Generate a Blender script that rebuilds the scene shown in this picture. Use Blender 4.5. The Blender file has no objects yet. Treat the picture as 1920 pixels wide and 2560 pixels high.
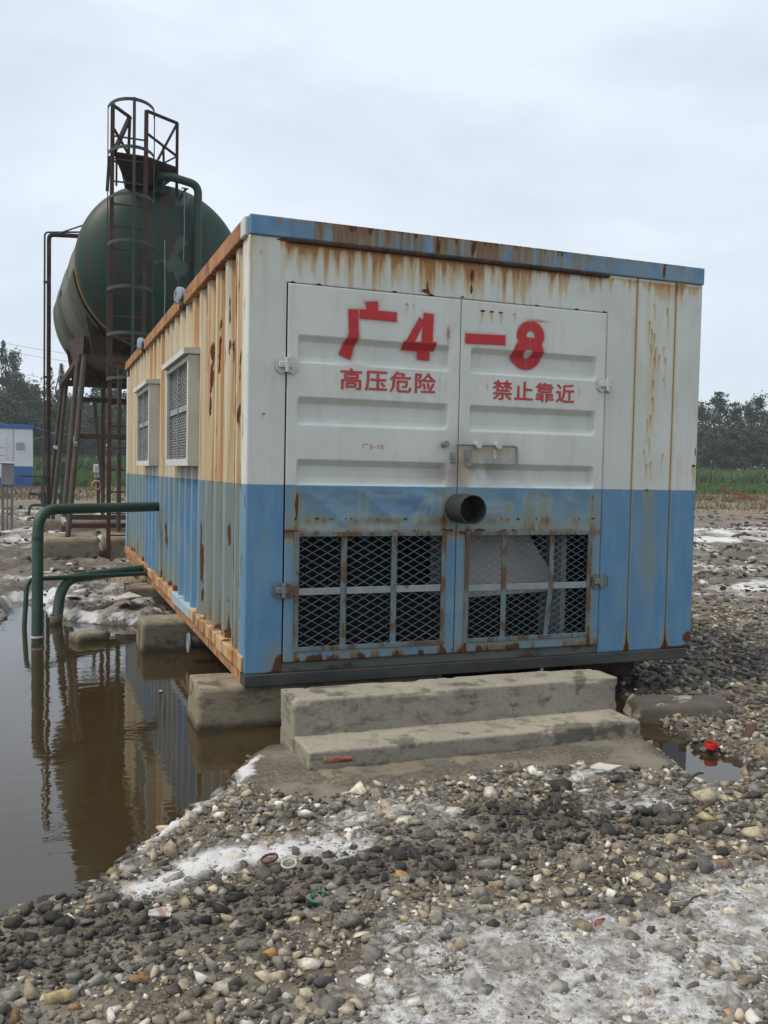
import bpy, math, random
import numpy as np
from mathutils import Vector, Matrix

random.seed(7)
rng = np.random.default_rng(11)
scene = bpy.context.scene
COL = scene.collection

# ------------------------------------------------------------------ camera, sky, sun, exposure
CAM = np.array([-1.1121, -5.1851, 1.5322])
YAW, PITCH, ROLL, FPX = -0.3633, -0.0441, 0.0196, 2251.06
def cam_axes():
    cy, sy, cp, sp = math.cos(YAW), math.sin(YAW), math.cos(PITCH), math.sin(PITCH)
    f = np.array([-sy*cp, cy*cp, sp]); r = np.array([cy, sy, 0.0]); u = np.cross(r, f)
    c, s = math.cos(ROLL), math.sin(ROLL)
    return r*c + u*s, -r*s + u*c, f
AX_R, AX_U, AX_F = cam_axes()
cam_d = bpy.data.cameras.new('camera'); cam = bpy.data.objects.new('camera', cam_d); COL.objects.link(cam)
m = Matrix.Identity(4)
for i in range(3):
    m[i][0], m[i][1], m[i][2], m[i][3] = AX_R[i], AX_U[i], -AX_F[i], CAM[i]
cam.matrix_world = m
cam_d.sensor_fit = 'VERTICAL'; cam_d.sensor_height = 24.0; cam_d.lens = 24.0*FPX/2560.0
cam_d.clip_start = 0.05; cam_d.clip_end = 3000.0
scene.camera = cam

SUN_DIR = Vector((-0.62, 0.02, 0.92)).normalized()      # towards the sun
world = bpy.data.worlds.new('World'); scene.world = world; world.use_nodes = True
wn, wl = world.node_tree.nodes, world.node_tree.links
wn.clear()
w_out = wn.new('ShaderNodeOutputWorld'); w_bg = wn.new('ShaderNodeBackground'); w_bg.inputs['Strength'].default_value = 0.10
w_sky = wn.new('ShaderNodeTexSky'); w_sky.sky_type = 'NISHITA'; w_sky.sun_disc = False
w_sky.sun_elevation = math.asin(SUN_DIR.z); w_sky.sun_rotation = math.atan2(SUN_DIR.x, SUN_DIR.y)
w_sky.air_density = 1.0; w_sky.dust_density = 0.8; w_sky.ozone_density = 1.6
w_tc = wn.new('ShaderNodeTexCoord'); w_map = wn.new('ShaderNodeMapping'); w_map.inputs['Scale'].default_value = (1.0, 1.0, 2.6)
w_map.inputs['Location'].default_value = (0.35, 0.2, 0.1)
w_n = wn.new('ShaderNodeTexNoise'); w_n.inputs['Scale'].default_value = 2.6; w_n.inputs['Detail'].default_value = 9.0; w_n.inputs['Roughness'].default_value = 0.52
w_n.inputs['Distortion'].default_value = 0.35
w_r = wn.new('ShaderNodeValToRGB'); e = w_r.color_ramp.elements
e[0].position = 0.38; e[0].color = (0.76, 0.76, 0.76, 1); e[1].position = 0.60; e[1].color = (0.97, 0.97, 0.97, 1)
w_mix = wn.new('ShaderNodeMix'); w_mix.data_type = 'RGBA'
w_mix.inputs[7].default_value = (7.45, 8.15, 9.0, 1)
wl.new(w_tc.outputs['Generated'], w_map.inputs['Vector']); wl.new(w_map.outputs['Vector'], w_n.inputs['Vector'])
wl.new(w_n.outputs['Fac'], w_r.inputs['Fac']); wl.new(w_r.outputs['Color'], w_mix.inputs[0])
wl.new(w_sky.outputs['Color'], w_mix.inputs[6]); wl.new(w_mix.outputs[2], w_bg.inputs['Color']); wl.new(w_bg.outputs[0], w_out.inputs['Surface'])

sun_d = bpy.data.lights.new('sun', 'SUN'); sun_d.energy = 2.5; sun_d.angle = math.radians(18); sun_d.color = (1.0, 0.92, 0.79)
sun = bpy.data.objects.new('sun', sun_d); COL.objects.link(sun)
sun.rotation_euler = (-SUN_DIR).to_track_quat('-Z', 'Y').to_euler()
vs = scene.view_settings
vs.view_transform = 'Standard'; vs.look = 'None'; vs.exposure = 0.22; vs.gamma = 1.0; vs.use_curve_mapping = False
scene.cycles.max_bounces = 8; scene.cycles.transparent_max_bounces = 24
scene.cycles.caustics_reflective = False; scene.cycles.caustics_refractive = False
scene.cycles.use_denoising = True

# ------------------------------------------------------------------ numeric helpers
def sstep(a, b, x):
    t = np.clip((x-a)/(b-a), 0, 1); return t*t*(3-2*t)
def _hash(ix, iy, seed):
    h = (ix.astype(np.int64)*374761393 + iy.astype(np.int64)*668265263 + seed*974634777) & 0x7fffffff
    h = ((h ^ (h >> 13))*1274126177) & 0x7fffffff
    return ((h ^ (h >> 16)) & 0xffffff)/float(0xffffff)
def vnoise(x, y, seed=0):
    ix, iy = np.floor(x), np.floor(y); fx, fy = x-ix, y-iy
    fx = fx*fx*(3-2*fx); fy = fy*fy*(3-2*fy)
    a, b = _hash(ix, iy, seed), _hash(ix+1, iy, seed); c, d = _hash(ix, iy+1, seed), _hash(ix+1, iy+1, seed)
    return (a*(1-fx)+b*fx)*(1-fy) + (c*(1-fx)+d*fx)*fy
def fbm(x, y, octv=4, seed=0, gain=0.5):
    x = np.asarray(x, float); y = np.asarray(y, float); s = 0*x; a = 1.0; t = 0.0
    for k in range(octv):
        s = s + a*vnoise(x*2**k + 17.3*k, y*2**k - 9.1*k, seed+k); t += a; a *= gain
    return s/t
def sdpoly(px, py, poly):
    """distance to a polygon, positive outside"""
    px = np.asarray(px, float); py = np.asarray(py, float)
    d2 = np.full(px.shape, 1e9); ins = np.zeros(px.shape, bool); n = len(poly)
    for i in range(n):
        ax, ay = poly[i]; bx, by = poly[(i+1) % n]; ex, ey = bx-ax, by-ay
        t = np.clip(((px-ax)*ex + (py-ay)*ey)/(ex*ex+ey*ey), 0, 1)
        d2 = np.minimum(d2, (px-ax-ex*t)**2 + (py-ay-ey*t)**2)
        c = ((ay > py) != (by > py)) & (px < (bx-ax)*(py-ay)/((by-ay) if by != ay else 1e-9) + ax)
        ins ^= c
    d = np.sqrt(d2); return np.where(ins, -d, d)
def in_view(P, margin=1.2):
    """rough test whether world points could be seen from around the camera position"""
    q = np.asarray(P) - CAM; d = q@AX_F; x = (q@AX_R)*FPX; y = (q@AX_U)*FPX
    return (d > 0.5) & (np.abs(x) < 960*margin*d) & (np.abs(y) < 1280*1.1*d), d

# ------------------------------------------------------------------ objects
def tag(o, label=None, cat=None, group=None, kind=None):
    if label: o['label'] = label
    if cat: o['category'] = cat
    if group: o['group'] = group
    if kind: o['kind'] = kind
    return o
def empty(name, loc=(0, 0, 0), label=None, cat=None, group=None):
    o = bpy.data.objects.new(name, None); COL.objects.link(o); o.location = loc; o.empty_display_size = 0.1
    return tag(o, label, cat, group)
def link(name, me, material, parent=None, smooth=False):
    o = bpy.data.objects.new(name, me); COL.objects.link(o)
    if material is not None: me.materials.append(material)
    if parent is not None:
        o.parent = parent; bpy_inv(o, parent)
    if smooth: me.polygons.foreach_set('use_smooth', np.ones(len(me.polygons), bool))
    return o
LOC = {}
def bpy_inv(o, parent):
    # every mesh is written in world coordinates; keep it there under an Empty placed at the thing's base
    p = parent; off = Vector((0, 0, 0))
    while p is not None:
        off += p.location; p = p.parent
    o.location = -off
class MB:
    """collects shapes into one mesh"""
    def __init__(s): s.v, s.f = [], []
    def add(s, v, f):
        k = len(s.v); s.v.extend([tuple(map(float, q)) for q in v]); s.f.extend([tuple(i+k for i in q) for q in f]); return s
    def box(s, lo, hi, bev=0.0):
        x0, y0, z0 = lo; x1, y1, z1 = hi
        if bev <= 0:
            return s.add([(x0,y0,z0),(x1,y0,z0),(x1,y1,z0),(x0,y1,z0),(x0,y0,z1),(x1,y0,z1),(x1,y1,z1),(x0,y1,z1)],
                         [(0,3,2,1),(4,5,6,7),(0,1,5,4),(1,2,6,5),(2,3,7,6),(3,0,4,7)])
        b = min(bev, .45*min(x1-x0, y1-y0, z1-z0)); v = []; f = []; idx = {}
        for ix, X in enumerate((x0, x1)):
            for iy, Y in enumerate((y0, y1)):
                for iz, Z in enumerate((z0, z1)):
                    sx, sy, sz = (b if ix == 0 else -b), (b if iy == 0 else -b), (b if iz == 0 else -b)
                    idx[ix,iy,iz] = (len(v), len(v)+1, len(v)+2)
                    v += [(X, Y+sy, Z+sz), (X+sx, Y, Z+sz), (X+sx, Y+sy, Z)]
        for k, c in idx.items():
            f.append(c if sum(k) % 2 == 1 else c[::-1])
        I = lambda a, b2, c2, w: idx[a, b2, c2][w]
        for a in (0, 1):
            q = [I(a,0,0,0), I(a,1,0,0), I(a,1,1,0), I(a,0,1,0)]; f.append(q if a else q[::-1])
            q = [I(0,a,0,1), I(0,a,1,1), I(1,a,1,1), I(1,a,0,1)]; f.append(q if a else q[::-1])
            q = [I(0,0,a,2), I(1,0,a,2), I(1,1,a,2), I(0,1,a,2)]; f.append(q if a else q[::-1])
            for c in (0, 1):
                f.append((I(a,c,0,0), I(a,c,0,1), I(a,c,1,1), I(a,c,1,0)))
                f.append((I(a,0,c,0), I(a,0,c,2), I(a,1,c,2), I(a,1,c,0)))
                f.append((I(0,a,c,1), I(0,a,c,2), I(1,a,c,2), I(1,a,c,1)))
        return s.add(v, f)
    def bar(s, p0, p1, w, h=None, up=(0, 0, 1)):
        h = h or w; a, b = Vector(p0), Vector(p1); d = (b-a).normalized(); u = Vector(up)
        if abs(d.dot(u)) > .98: u = Vector((0, 1, 0))
        r = d.cross(u).normalized(); u = r.cross(d).normalized(); v = []
        for c in (a, b):
            for sx, sy in ((-1,-1),(1,-1),(1,1),(-1,1)): v.append(c + r*sx*w/2 + u*sy*h/2)
        return s.add(v, [(3,2,1,0),(4,5,6,7),(0,1,5,4),(1,2,6,5),(2,3,7,6),(3,0,4,7)])
    def tube(s, pts, r, n=14, cap=True):
        P = [Vector(q) for q in pts]; R = r if isinstance(r, (list, tuple)) else [r]*len(P)
        d0 = (P[1]-P[0]).normalized(); u = Vector((0, 0, 1)) if abs(d0.z) < .9 else Vector((1, 0, 0))
        a = d0.cross(u).normalized(); v = []; f = []
        for i, q in enumerate(P):
            d = ((P[min(i+1, len(P)-1)]-P[i]).normalized() + (P[i]-P[max(i-1, 0)]).normalized()).normalized()
            a = (a - d*a.dot(d)).normalized(); b = d.cross(a)
            for k in range(n):
                t = 2*math.pi*k/n; v.append(q + (a*math.cos(t)+b*math.sin(t))*R[i])
        for i in range(len(P)-1):
            for k in range(n):
                k2 = (k+1) % n; f.append((i*n+k, i*n+k2, (i+1)*n+k2, (i+1)*n+k))
        if cap: f += [tuple(range(n))[::-1], tuple(range((len(P)-1)*n, len(P)*n))]
        return s.add(v, f)
    def revolve(s, prof, o, ax, n=40):
        """prof: (radius, distance along ax)"""
        o, d = Vector(o), Vector(ax).normalized(); u = Vector((0, 0, 1)) if abs(d.z) < .9 else Vector((1, 0, 0))
        a = d.cross(u).normalized(); b = d.cross(a); v = []; f = []
        for r, t in prof:
            for k in range(n):
                w = 2*math.pi*k/n; v.append(o + d*t + (a*math.cos(w)+b*math.sin(w))*r)
        for i in range(len(prof)-1):
            for k in range(n):
                k2 = (k+1) % n; f.append((i*n+k, i*n+k2, (i+1)*n+k2, (i+1)*n+k))
        return s.add(v, f)
    def mesh(s, name):
        me = bpy.data.meshes.new(name); me.from_pydata(s.v, [], s.f); me.update(); return me
    def build(s, name, material, parent=None, smooth=False):
        o = link(name, s.mesh(name), material, parent)
        if smooth:
            me = o.data; me.polygons.foreach_set('use_smooth', np.ones(len(me.polygons), bool))
            try: me.set_sharp_from_angle(angle=math.radians(40))
            except Exception: pass
        return o
def fillet(pts, r, n=7):
    out = [Vector(pts[0])]
    for i in range(1, len(pts)-1):
        p, a, b = Vector(pts[i]), Vector(pts[i-1]), Vector(pts[i+1]); da, db = (a-p).normalized(), (b-p).normalized()
        L = min(r, (a-p).length*.48, (b-p).length*.48); A, B = p+da*L, p+db*L
        for k in range(n+1):
            t = k/n; out.append(A*(1-t)**2 + p*2*t*(1-t) + B*t*t)
    out.append(Vector(pts[-1])); return out
def np_mesh(name, V, F, cols=None):
    """fast mesh from arrays; F is (n,k)"""
    me = bpy.data.meshes.new(name); V = np.asarray(V, np.float32); F = np.asarray(F, np.int32); k = F.shape[1]
    me.vertices.add(len(V)); me.vertices.foreach_set('co', V.ravel())
    me.loops.add(F.size); me.loops.foreach_set('vertex_index', F.ravel())
    me.polygons.add(len(F)); me.polygons.foreach_set('loop_start', np.arange(0, F.size, k, dtype=np.int32))
    me.polygons.foreach_set('loop_total', np.full(len(F), k, np.int32))
    me.update(calc_edges=True)
    for nm, arr in (cols or {}).items(): paint(me, nm, arr)
    return me
def paint(me, name, arr):
    arr = np.asarray(arr, np.float32)
    if arr.shape[1] == 3: arr = np.c_[arr, np.ones(len(arr), np.float32)]
    at = me.color_attributes.new(name, 'FLOAT_COLOR', 'POINT'); at.data.foreach_set('color', arr.ravel())
def verts(me):
    a = np.empty(len(me.vertices)*3, np.float32); me.vertices.foreach_get('co', a); return a.reshape(-1, 3).astype(float)
def grid_faces(nu, nv, mask=None):
    i = np.arange(nu-1)[:, None]*nv + np.arange(nv-1)[None, :]; f = np.stack([i, i+nv, i+nv+1, i+1], -1).reshape(-1, 4)
    return f if mask is None else f[mask.reshape(-1)]
def clean(V, F):
    u, inv = np.unique(F.ravel(), return_inverse=True); return V[u], inv.reshape(F.shape), u

# ------------------------------------------------------------------ material helpers
class NT:
    def __init__(s, name):
        s.m = bpy.data.materials.new(name); s.m.use_nodes = True; s.t = s.m.node_tree; s.n = s.t.nodes; s.l = s.t.links
        s.b = s.n['Principled BSDF']; s.out = s.n['Material Output']
    def put(s, node, key, v):
        if v is None: return
        sk = node.inputs[key]
        if hasattr(v, 'is_output'): s.l.new(v, sk)
        elif isinstance(v, (tuple, list)):
            sk.default_value = tuple(v)+(1,) if (len(v) == 3 and sk.type == 'RGBA') else v
        else: sk.default_value = (v, v, v, 1) if sk.type == 'RGBA' else v
    def pos(s): return s.n.new('ShaderNodeNewGeometry').outputs['Position']
    def obj(s): return s.n.new('ShaderNodeTexCoord').outputs['Object']
    def xyz(s, v):
        k = s.n.new('ShaderNodeSeparateXYZ'); s.l.new(v, k.inputs[0]); return k.outputs
    def sc(s, v, sca, loc=(0, 0, 0)):
        k = s.n.new('ShaderNodeMapping'); s.l.new(v, k.inputs[0]); k.inputs['Scale'].default_value = sca; k.inputs['Location'].default_value = loc; return k.outputs[0]
    def noise(s, v, scale, det=4, rough=.55, dist=0.0):
        k = s.n.new('ShaderNodeTexNoise'); s.l.new(v, k.inputs['Vector']); k.inputs['Scale'].default_value = scale
        k.inputs['Detail'].default_value = det; k.inputs['Roughness'].default_value = rough; k.inputs['Distortion'].default_value = dist; return k.outputs['Fac']
    def vor(s, v, scale, feature='DISTANCE_TO_EDGE'):
        k = s.n.new('ShaderNodeTexVoronoi'); k.feature = feature; s.l.new(v, k.inputs['Vector']); k.inputs['Scale'].default_value = scale; return k.outputs['Distance']
    def rng(s, v, a, b, c=0.0, d=1.0):
        k = s.n.new('ShaderNodeMapRange'); k.interpolation_type = 'SMOOTHSTEP'; s.put(k, 0, v)
        for i, q in enumerate((a, b, c, d)): k.inputs[i+1].default_value = q
        return k.outputs[0]
    def math(s, op, a, b=None):
        k = s.n.new('ShaderNodeMath'); k.operation = op; s.put(k, 0, a); s.put(k, 1, b); return k.outputs[0]
    def mix(s, f, a, b, blend='MIX'):
        k = s.n.new('ShaderNodeMix'); k.data_type = 'RGBA'; k.blend_type = blend; s.put(k, 0, f); s.put(k, 6, a); s.put(k, 7, b); return k.outputs[2]
    def attr(s, name):
        k = s.n.new('ShaderNodeAttribute'); k.attribute_name = name; return k
    def rgb(s, v):
        k = s.n.new('ShaderNodeSeparateColor'); s.l.new(v, k.inputs[0]); return k.outputs
    def bump(s, h, st=.3, dist=.01):
        k = s.n.new('ShaderNodeBump'); s.l.new(h, k.inputs['Height']); k.inputs['Strength'].default_value = st; k.inputs['Distance'].default_value = dist
        s.l.new(k.outputs[0], s.b.inputs['Normal'])
    def fin(s, col, rough=.6, metal=0.0, spec=.4):
        s.put(s.b, 'Base Color', col); s.put(s.b, 'Roughness', rough); s.put(s.b, 'Metallic', metal); s.b.inputs['Specular IOR Level'].default_value = spec
        return s.m
def worn(name, c1, c2, scale=6, rough=.7, c3=None, t3=(.58, .68), s3=9, bump=.25, stretch=(1, 1, 1), spec=.3):
    """two-tone noisy surface with optional third colour in patches (rust, dirt)"""
    n = NT(name); p = n.sc(n.pos(), stretch); a = n.noise(p, scale, 5); c = n.mix(n.rng(a, .3, .7), c1, c2)
    if c3: c = n.mix(n.rng(n.noise(n.sc(p, (1, 1, 1), (3, 7, 1)), s3, 6, .62), *t3), c, c3)
    fine = n.noise(p, scale*14, 3); c = n.mix(.22, c, n.mix(fine, (.25, .25, .25), (.85, .85, .85)), 'OVERLAY')
    n.bump(n.math('ADD', fine, a), bump, .004)
    return n.fin(c, rough, 0, spec)
# ------------------------------------------------------------------ materials
ZB = 1.447       # height of the white / blue paint edge on the container
def paint_mat(name, white, blue, STAIN=(.50, .36, .17)):
    n = NT(name); p = n.pos(); z = n.xyz(p)[2]; w = n.attr('wear'); ch = n.rgb(w.outputs['Color'])
    big = n.noise(p, 1.7, 5, .6); fine = n.noise(n.sc(p, (1, 1, .35)), 38, 5, .65); mid = n.noise(n.sc(p, (1, 1, .3)), 9, 6, .65)
    wc = n.mix(n.rng(big, .35, .7), white, tuple(q*.88 for q in white))
    wc = n.mix(n.math('MULTIPLY', n.rng(mid, .48, .75), .5), wc, (.44, .44, .38)); wc = n.mix(n.math('MULTIPLY', n.rng(n.noise(n.sc(p, (1, 1, .05), (2, 0, 1)), 24, 5, .7), .55, .75), .35), wc, (.42, .40, .32))
    bc = n.mix(n.rng(mid, .35, .68), blue, (blue[0]*1.5+.015, blue[1]*1.22+.012, blue[2]*1.02))
    bc = n.mix(n.math('MULTIPLY', n.rng(big, .48, .7), .6), bc, (.125, .215, .275))
    bc = n.mix(n.math('MULTIPLY', n.rng(fine, .6, .72), .45), bc, (.045, .10, .21))
    top = n.math('GREATER_THAN', n.math('ADD', z, n.math('MULTIPLY', n.math('SUBTRACT', fine, .5), .006)), ZB)
    hdr = n.math('GREATER_THAN', z, 2.886)
    c = n.mix(n.math('SUBTRACT', top, hdr), bc, wc)
    top2 = n.math('SUBTRACT', top, hdr); c = n.mix(ch[2], c, n.mix(top2, (.21, .30, .335), (.29, .255, .225)))                       # chalked or grimy paint
    br = n.math('ADD', n.math('MULTIPLY', fine, .5), .72)
    strk = n.noise(n.sc(p, (1, 1, .035)), 62, 4, .7); st = n.math('MULTIPLY', ch[0], n.math('ADD', n.math('MULTIPLY', strk, 1.3), .38))
    ST2 = .82 if name == 'side_paint' else .92
    tint = n.mix(top2, n.mix(hdr, (.21, .235, .175), (.21, .16, .085)), STAIN)
    c = n.mix(n.rng(st, .02, .55, 0, .82), c, tint)
    c = n.mix(n.rng(st, .5, 1.15, 0, ST2), c, n.mix(top2, (.17, .085, .035), (.39, .18, .05) if name == 'side_paint' else (.33, .135, .035)))
    ru = n.math('ADD', ch[1], n.math('MULTIPLY', n.math('SUBTRACT', fine, .5), .9))
    rf = n.rng(ru, .42, .58)
    rust = n.mix(n.noise(p, 70, 4), (.035, .017, .010), (.16, .055, .018))
    c = n.mix(rf, c, rust)
    chip = n.rng(n.noise(n.sc(p, (1, 1, .7), (5, 2, 8)), 26, 3, .7), .765, .785)
    c = n.mix(n.math('MULTIPLY', chip, .8), c, (.10, .045, .02))
    n.bump(n.math('ADD', fine, n.math('MULTIPLY', rf, 1.4)), .16, .004)
    return n.fin(c, n.rng(rf, 0, 1, .50, .92), 0, .35)
M = {}
M['paint'] = paint_mat('container_paint', (.62, .65, .60), (.078, .205, .37))
M['rust'] = worn('rusty_rail', (.27, .12, .055), (.42, .22, .10), 5, .88, (.10, .045, .025), (.5, .66), 11, .4, (1, 1, .6))
M['rust_dark'] = worn('dark_rusty_steel', (.035, .022, .018), (.075, .036, .025), 7, .9, (.022, .017, .015), (.48, .62), 9, .5)
M['rust_red'] = worn('red_rusty_steel', (.105, .042, .028), (.060, .033, .025), 5, .85, (.05, .055, .042), (.5, .64), 6, .4)
M['sill'] = worn('grimy_sill_steel', (.085, .10, .095), (.13, .125, .10), 5, .75, (.05, .035, .025), (.52, .66), 8, .3, (.4, 1, 1))
M['beam'] = worn('black_beam_steel', (.040, .042, .042), (.075, .073, .066), 6, .8, (.06, .04, .028), (.56, .7), 8, .3, (.5, 1, 1))
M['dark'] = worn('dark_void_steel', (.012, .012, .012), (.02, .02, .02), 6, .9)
M['grille'] = worn('faded_blue_grille_paint', (.145, .20, .22), (.125, .155, .15), 7, .7, (.12, .07, .042), (.47, .56), 10, .35, (1, 1, .5))
M['mesh_blue'] = worn('pale_blue_mesh_wire', (.155, .21, .24), (.115, .16, .185), 9, .6, (.16, .12, .09), (.6, .7), 16)
M['bar_grey'] = worn('bare_grey_bar', (.30, .31, .30), (.20, .25, .28), 11, .7, (.15, .09, .06), (.6, .7), 14)
M['whitepaint'] = worn('white_paint_trim', (.54, .56, .52), (.48, .49, .43), 4, .6, (.33, .19, .08), (.64, .76), 9, .2, (1, 1, .4))
M['creampaint'] = worn('grey_white_window_box', (.54, .55, .50), (.48, .49, .44), 4, .6, (.36, .30, .2), (.66, .8), 7, .15)
M['galv'] = worn('dull_grey_metal', (.27, .28, .28), (.20, .21, .21), 9, .5, (.14, .10, .08), (.6, .74), 12, .2)
M['green'] = worn('green_pipe_paint', (.017, .045, .032), (.026, .060, .042), 5, .55, (.075, .085, .055), (.6, .72), 9, .2, spec=.4)
M['green_dim'] = worn('faded_green_steel', (.050, .070, .058), (.038, .055, .046), 8, .7, (.10, .07, .05), (.56, .7), 12, .2)
def concrete_mat(name, c1, c2, dark):
    n = NT(name); p = n.pos(); nrm = n.xyz(n.n.new('ShaderNodeNewGeometry').outputs['Normal'])[2]; z = n.xyz(p)[2]
    a = n.noise(p, 2.6, 7, .62); b2 = n.noise(n.sc(p, (1, 1, 2.5), (4, 1, 2)), 7, 6, .65); f = n.noise(p, 60, 5, .7); g = n.noise(p, 240, 2, .6)
    c = n.mix(n.rng(a, .32, .68), c1, c2); c = n.mix(n.math('MULTIPLY', n.rng(b2, .50, .66), .8), c, dark)
    c = n.mix(n.math('MULTIPLY', n.rng(n.noise(n.sc(p, (1, 1, 1), (9, 3, 5)), 4.2, 6, .6), .56, .63), .75), c, tuple(q*.55 for q in dark))
    c = n.mix(.55, c, n.mix(f, (.15, .15, .15), (.85, .83, .8)), 'OVERLAY')
    pit = n.rng(n.vor(p, 55, 'F1'), .06, .16); c = n.mix(n.math('MULTIPLY', n.math('SUBTRACT', 1.0, pit), .6), c, dark)
    wl_ = n.rng(n.math('ADD', z, n.math('MULTIPLY', n.math('SUBTRACT', b2, .5), .12)), .0, .06); c = n.mix(wl_, tuple(q*.6 for q in dark), c)      # tide mark
    n.bump(n.math('ADD', n.math('ADD', f, n.math('MULTIPLY', pit, .8)), n.math('MULTIPLY', g, .4)), .7, .005); return n.fin(c, .93, 0, .25)
M['concrete'] = concrete_mat('grey_concrete', (.325, .297, .238), (.255, .238, .195), (.145, .132, .108))
M['concrete_tan'] = concrete_mat('tan_concrete', (.28, .235, .16), (.20, .172, .128), (.115, .098, .075))
M['pipe_grey'] = worn('grey_brown_leg_pipe', (.080, .068, .055), (.055, .044, .036), 6, .75, (.12, .06, .038), (.54, .66), 7, .3, (1, 1, .5))
M['red_spray'] = worn('red_lettering_paint', (.46, .045, .05), (.50, .10, .10), 18, .7)
_nt = M['red_spray'].node_tree; _a = _nt.nodes.new('ShaderNodeTexNoise'); _a.inputs['Scale'].default_value = 130; _r = _nt.nodes.new('ShaderNodeMapRange'); _r.inputs[1].default_value = .30; _r.inputs[2].default_value = .48; _r.inputs[3].default_value = .35; _nt.links.new(_nt.nodes.new('ShaderNodeNewGeometry').outputs['Position'], _a.inputs['Vector']); _nt.links.new(_a.outputs['Fac'], _r.inputs[0]); _nt.links.new(_r.outputs[0], _nt.nodes['Principled BSDF'].inputs['Alpha'])
M['brick'] = worn('orange_brick', (.34, .125, .075), (.25, .09, .055), 26, .95, (.26, .22, .18), (.50, .60), 40, .6)
M['red_plastic'] = worn('red_plastic', (.45, .022, .022), (.40, .02, .02), 8, .4)
M['white_rag'] = worn('dirty_white_plastic', (.50, .47, .45), (.40, .36, .34), 30, .8, (.26, .16, .14), (.54, .64), 25)
M['yellow_band'] = worn('rusty_orange_band', (.40, .19, .06), (.30, .13, .05), 9, .85, (.14, .07, .04), (.6, .72), 8)
M['wood'] = worn('weathered_timber', (.24, .21, .18), (.17, .15, .13), 5, .9, None, (.5, .6), 4, .4, (1, 1, .2))
M['duct'] = worn('grey_white_duct_board', (.42, .41, .40), (.34, .335, .33), 3, .8, (.26, .20, .14), (.62, .74), 5)
M['bluetrim'] = worn('blue_trim_paint', (.035, .105, .33), (.045, .12, .34), 3, .5)
M['farwhite'] = worn('far_white_panel', (.60, .63, .66), (.55, .58, .62), 1.2, .5)
M['valve_red'] = worn('red_valve_paint', (.20, .04, .035), (.12, .035, .03), 9, .7)
M['cable'] = worn('dark_cable', (.05, .05, .055), (.06, .06, .06), 3, .6)

# tank paint: dark green, brown grime, paler repaint patches painted as a vertex attribute
n = NT('tank_paint'); p = n.pos(); w = n.rgb(n.attr('wear').outputs['Color'])
a = n.noise(p, 1.1, 6, .6); st = n.noise(n.sc(p, (1, 1, .18)), 5, 5, .6); fine = n.noise(p, 30, 4)
c = n.mix(n.rng(a, .35, .7), (.009, .043, .031), (.016, .055, .040))
c = n.mix(n.math('MULTIPLY', n.rng(st, .42, .68), .6), c, (.050, .034, .022))
c = n.mix(w[0], c, n.mix(n.rng(st, .3, .7), (.080, .088, .066), (.11, .095, .068)))
c = n.mix(n.rng(n.math('ADD', w[1], n.math('MULTIPLY', n.math('SUBTRACT', a, .5), .5)), .45, .52), c, n.mix(fine, (.055, .088, .068), (.075, .108, .086)))
c = n.mix(n.rng(n.math('ADD', w[2], n.math('MULTIPLY', n.math('SUBTRACT', st, .5), 1.2)), .4, .7), c, (.062, .035, .026))
n.bump(n.math('ADD', fine, a), .18, .006); M['tank'] = n.fin(c, .52, 0, .3)

# lettering paint with a sprayed edge: alpha carried per vertex
n = NT('sprayed_red_paint'); w = n.attr('alpha'); p = n.pos()
nz = n.noise(p, 160, 3, .7); al = n.rgb(w.outputs['Color'])[0]
al = n.rng(n.math('ADD', al, n.math('MULTIPLY', n.math('SUBTRACT', nz, .5), .30)), .03, .80)
c = n.mix(n.noise(p, 20, 4), (.44, .024, .030), (.52, .045, .05)); n.put(n.b, 'Alpha', al); M['spray'] = n.fin(c, .75)

# water: dark brown, mirror-like
def water_mat(name, tint, ripple):
    n = NT(name); p = n.pos(); n.n.remove(n.b)
    tr = n.n.new('ShaderNodeBsdfTransparent'); tr.inputs[0].default_value = tint
    df = n.n.new('ShaderNodeBsdfDiffuse'); df.inputs[0].default_value = (.062, .042, .017, 1)
    m0 = n.n.new('ShaderNodeMixShader'); m0.inputs[0].default_value = .52; n.l.new(tr.outputs[0], m0.inputs[1]); n.l.new(df.outputs[0], m0.inputs[2])
    gl = n.n.new('ShaderNodeBsdfGlossy'); gl.inputs['Roughness'].default_value = .015; gl.inputs[0].default_value = (.93, .94, .95, 1)
    bp = n.n.new('ShaderNodeBump'); bp.inputs['Strength'].default_value = ripple; bp.inputs['Distance'].default_value = .02
    h = n.math('ADD', n.noise(n.sc(p, (1, 2.2, 1)), 5.5, 2, .5, .4), n.math('MULTIPLY', n.noise(n.sc(p, (1, 3, 1)), 22, 1), .12))
    n.l.new(h, bp.inputs['Height']); n.l.new(bp.outputs[0], gl.inputs['Normal'])
    fr = n.n.new('ShaderNodeFresnel'); fr.inputs[0].default_value = 1.36; n.l.new(bp.outputs[0], fr.inputs['Normal'])
    ms = n.n.new('ShaderNodeMixShader'); n.l.new(n.math('ADD', fr.outputs[0], .05), ms.inputs[0]); n.l.new(m0.outputs[0], ms.inputs[1]); n.l.new(gl.outputs[0], ms.inputs[2])
    n.l.new(ms.outputs[0], n.out.inputs['Surface']); return n.m
M['water'] = water_mat('pond_water', (.42, .32, .18, 1), .05)
M['puddle'] = water_mat('puddle_water', (.5, .46, .4, 1), .02)

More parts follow.
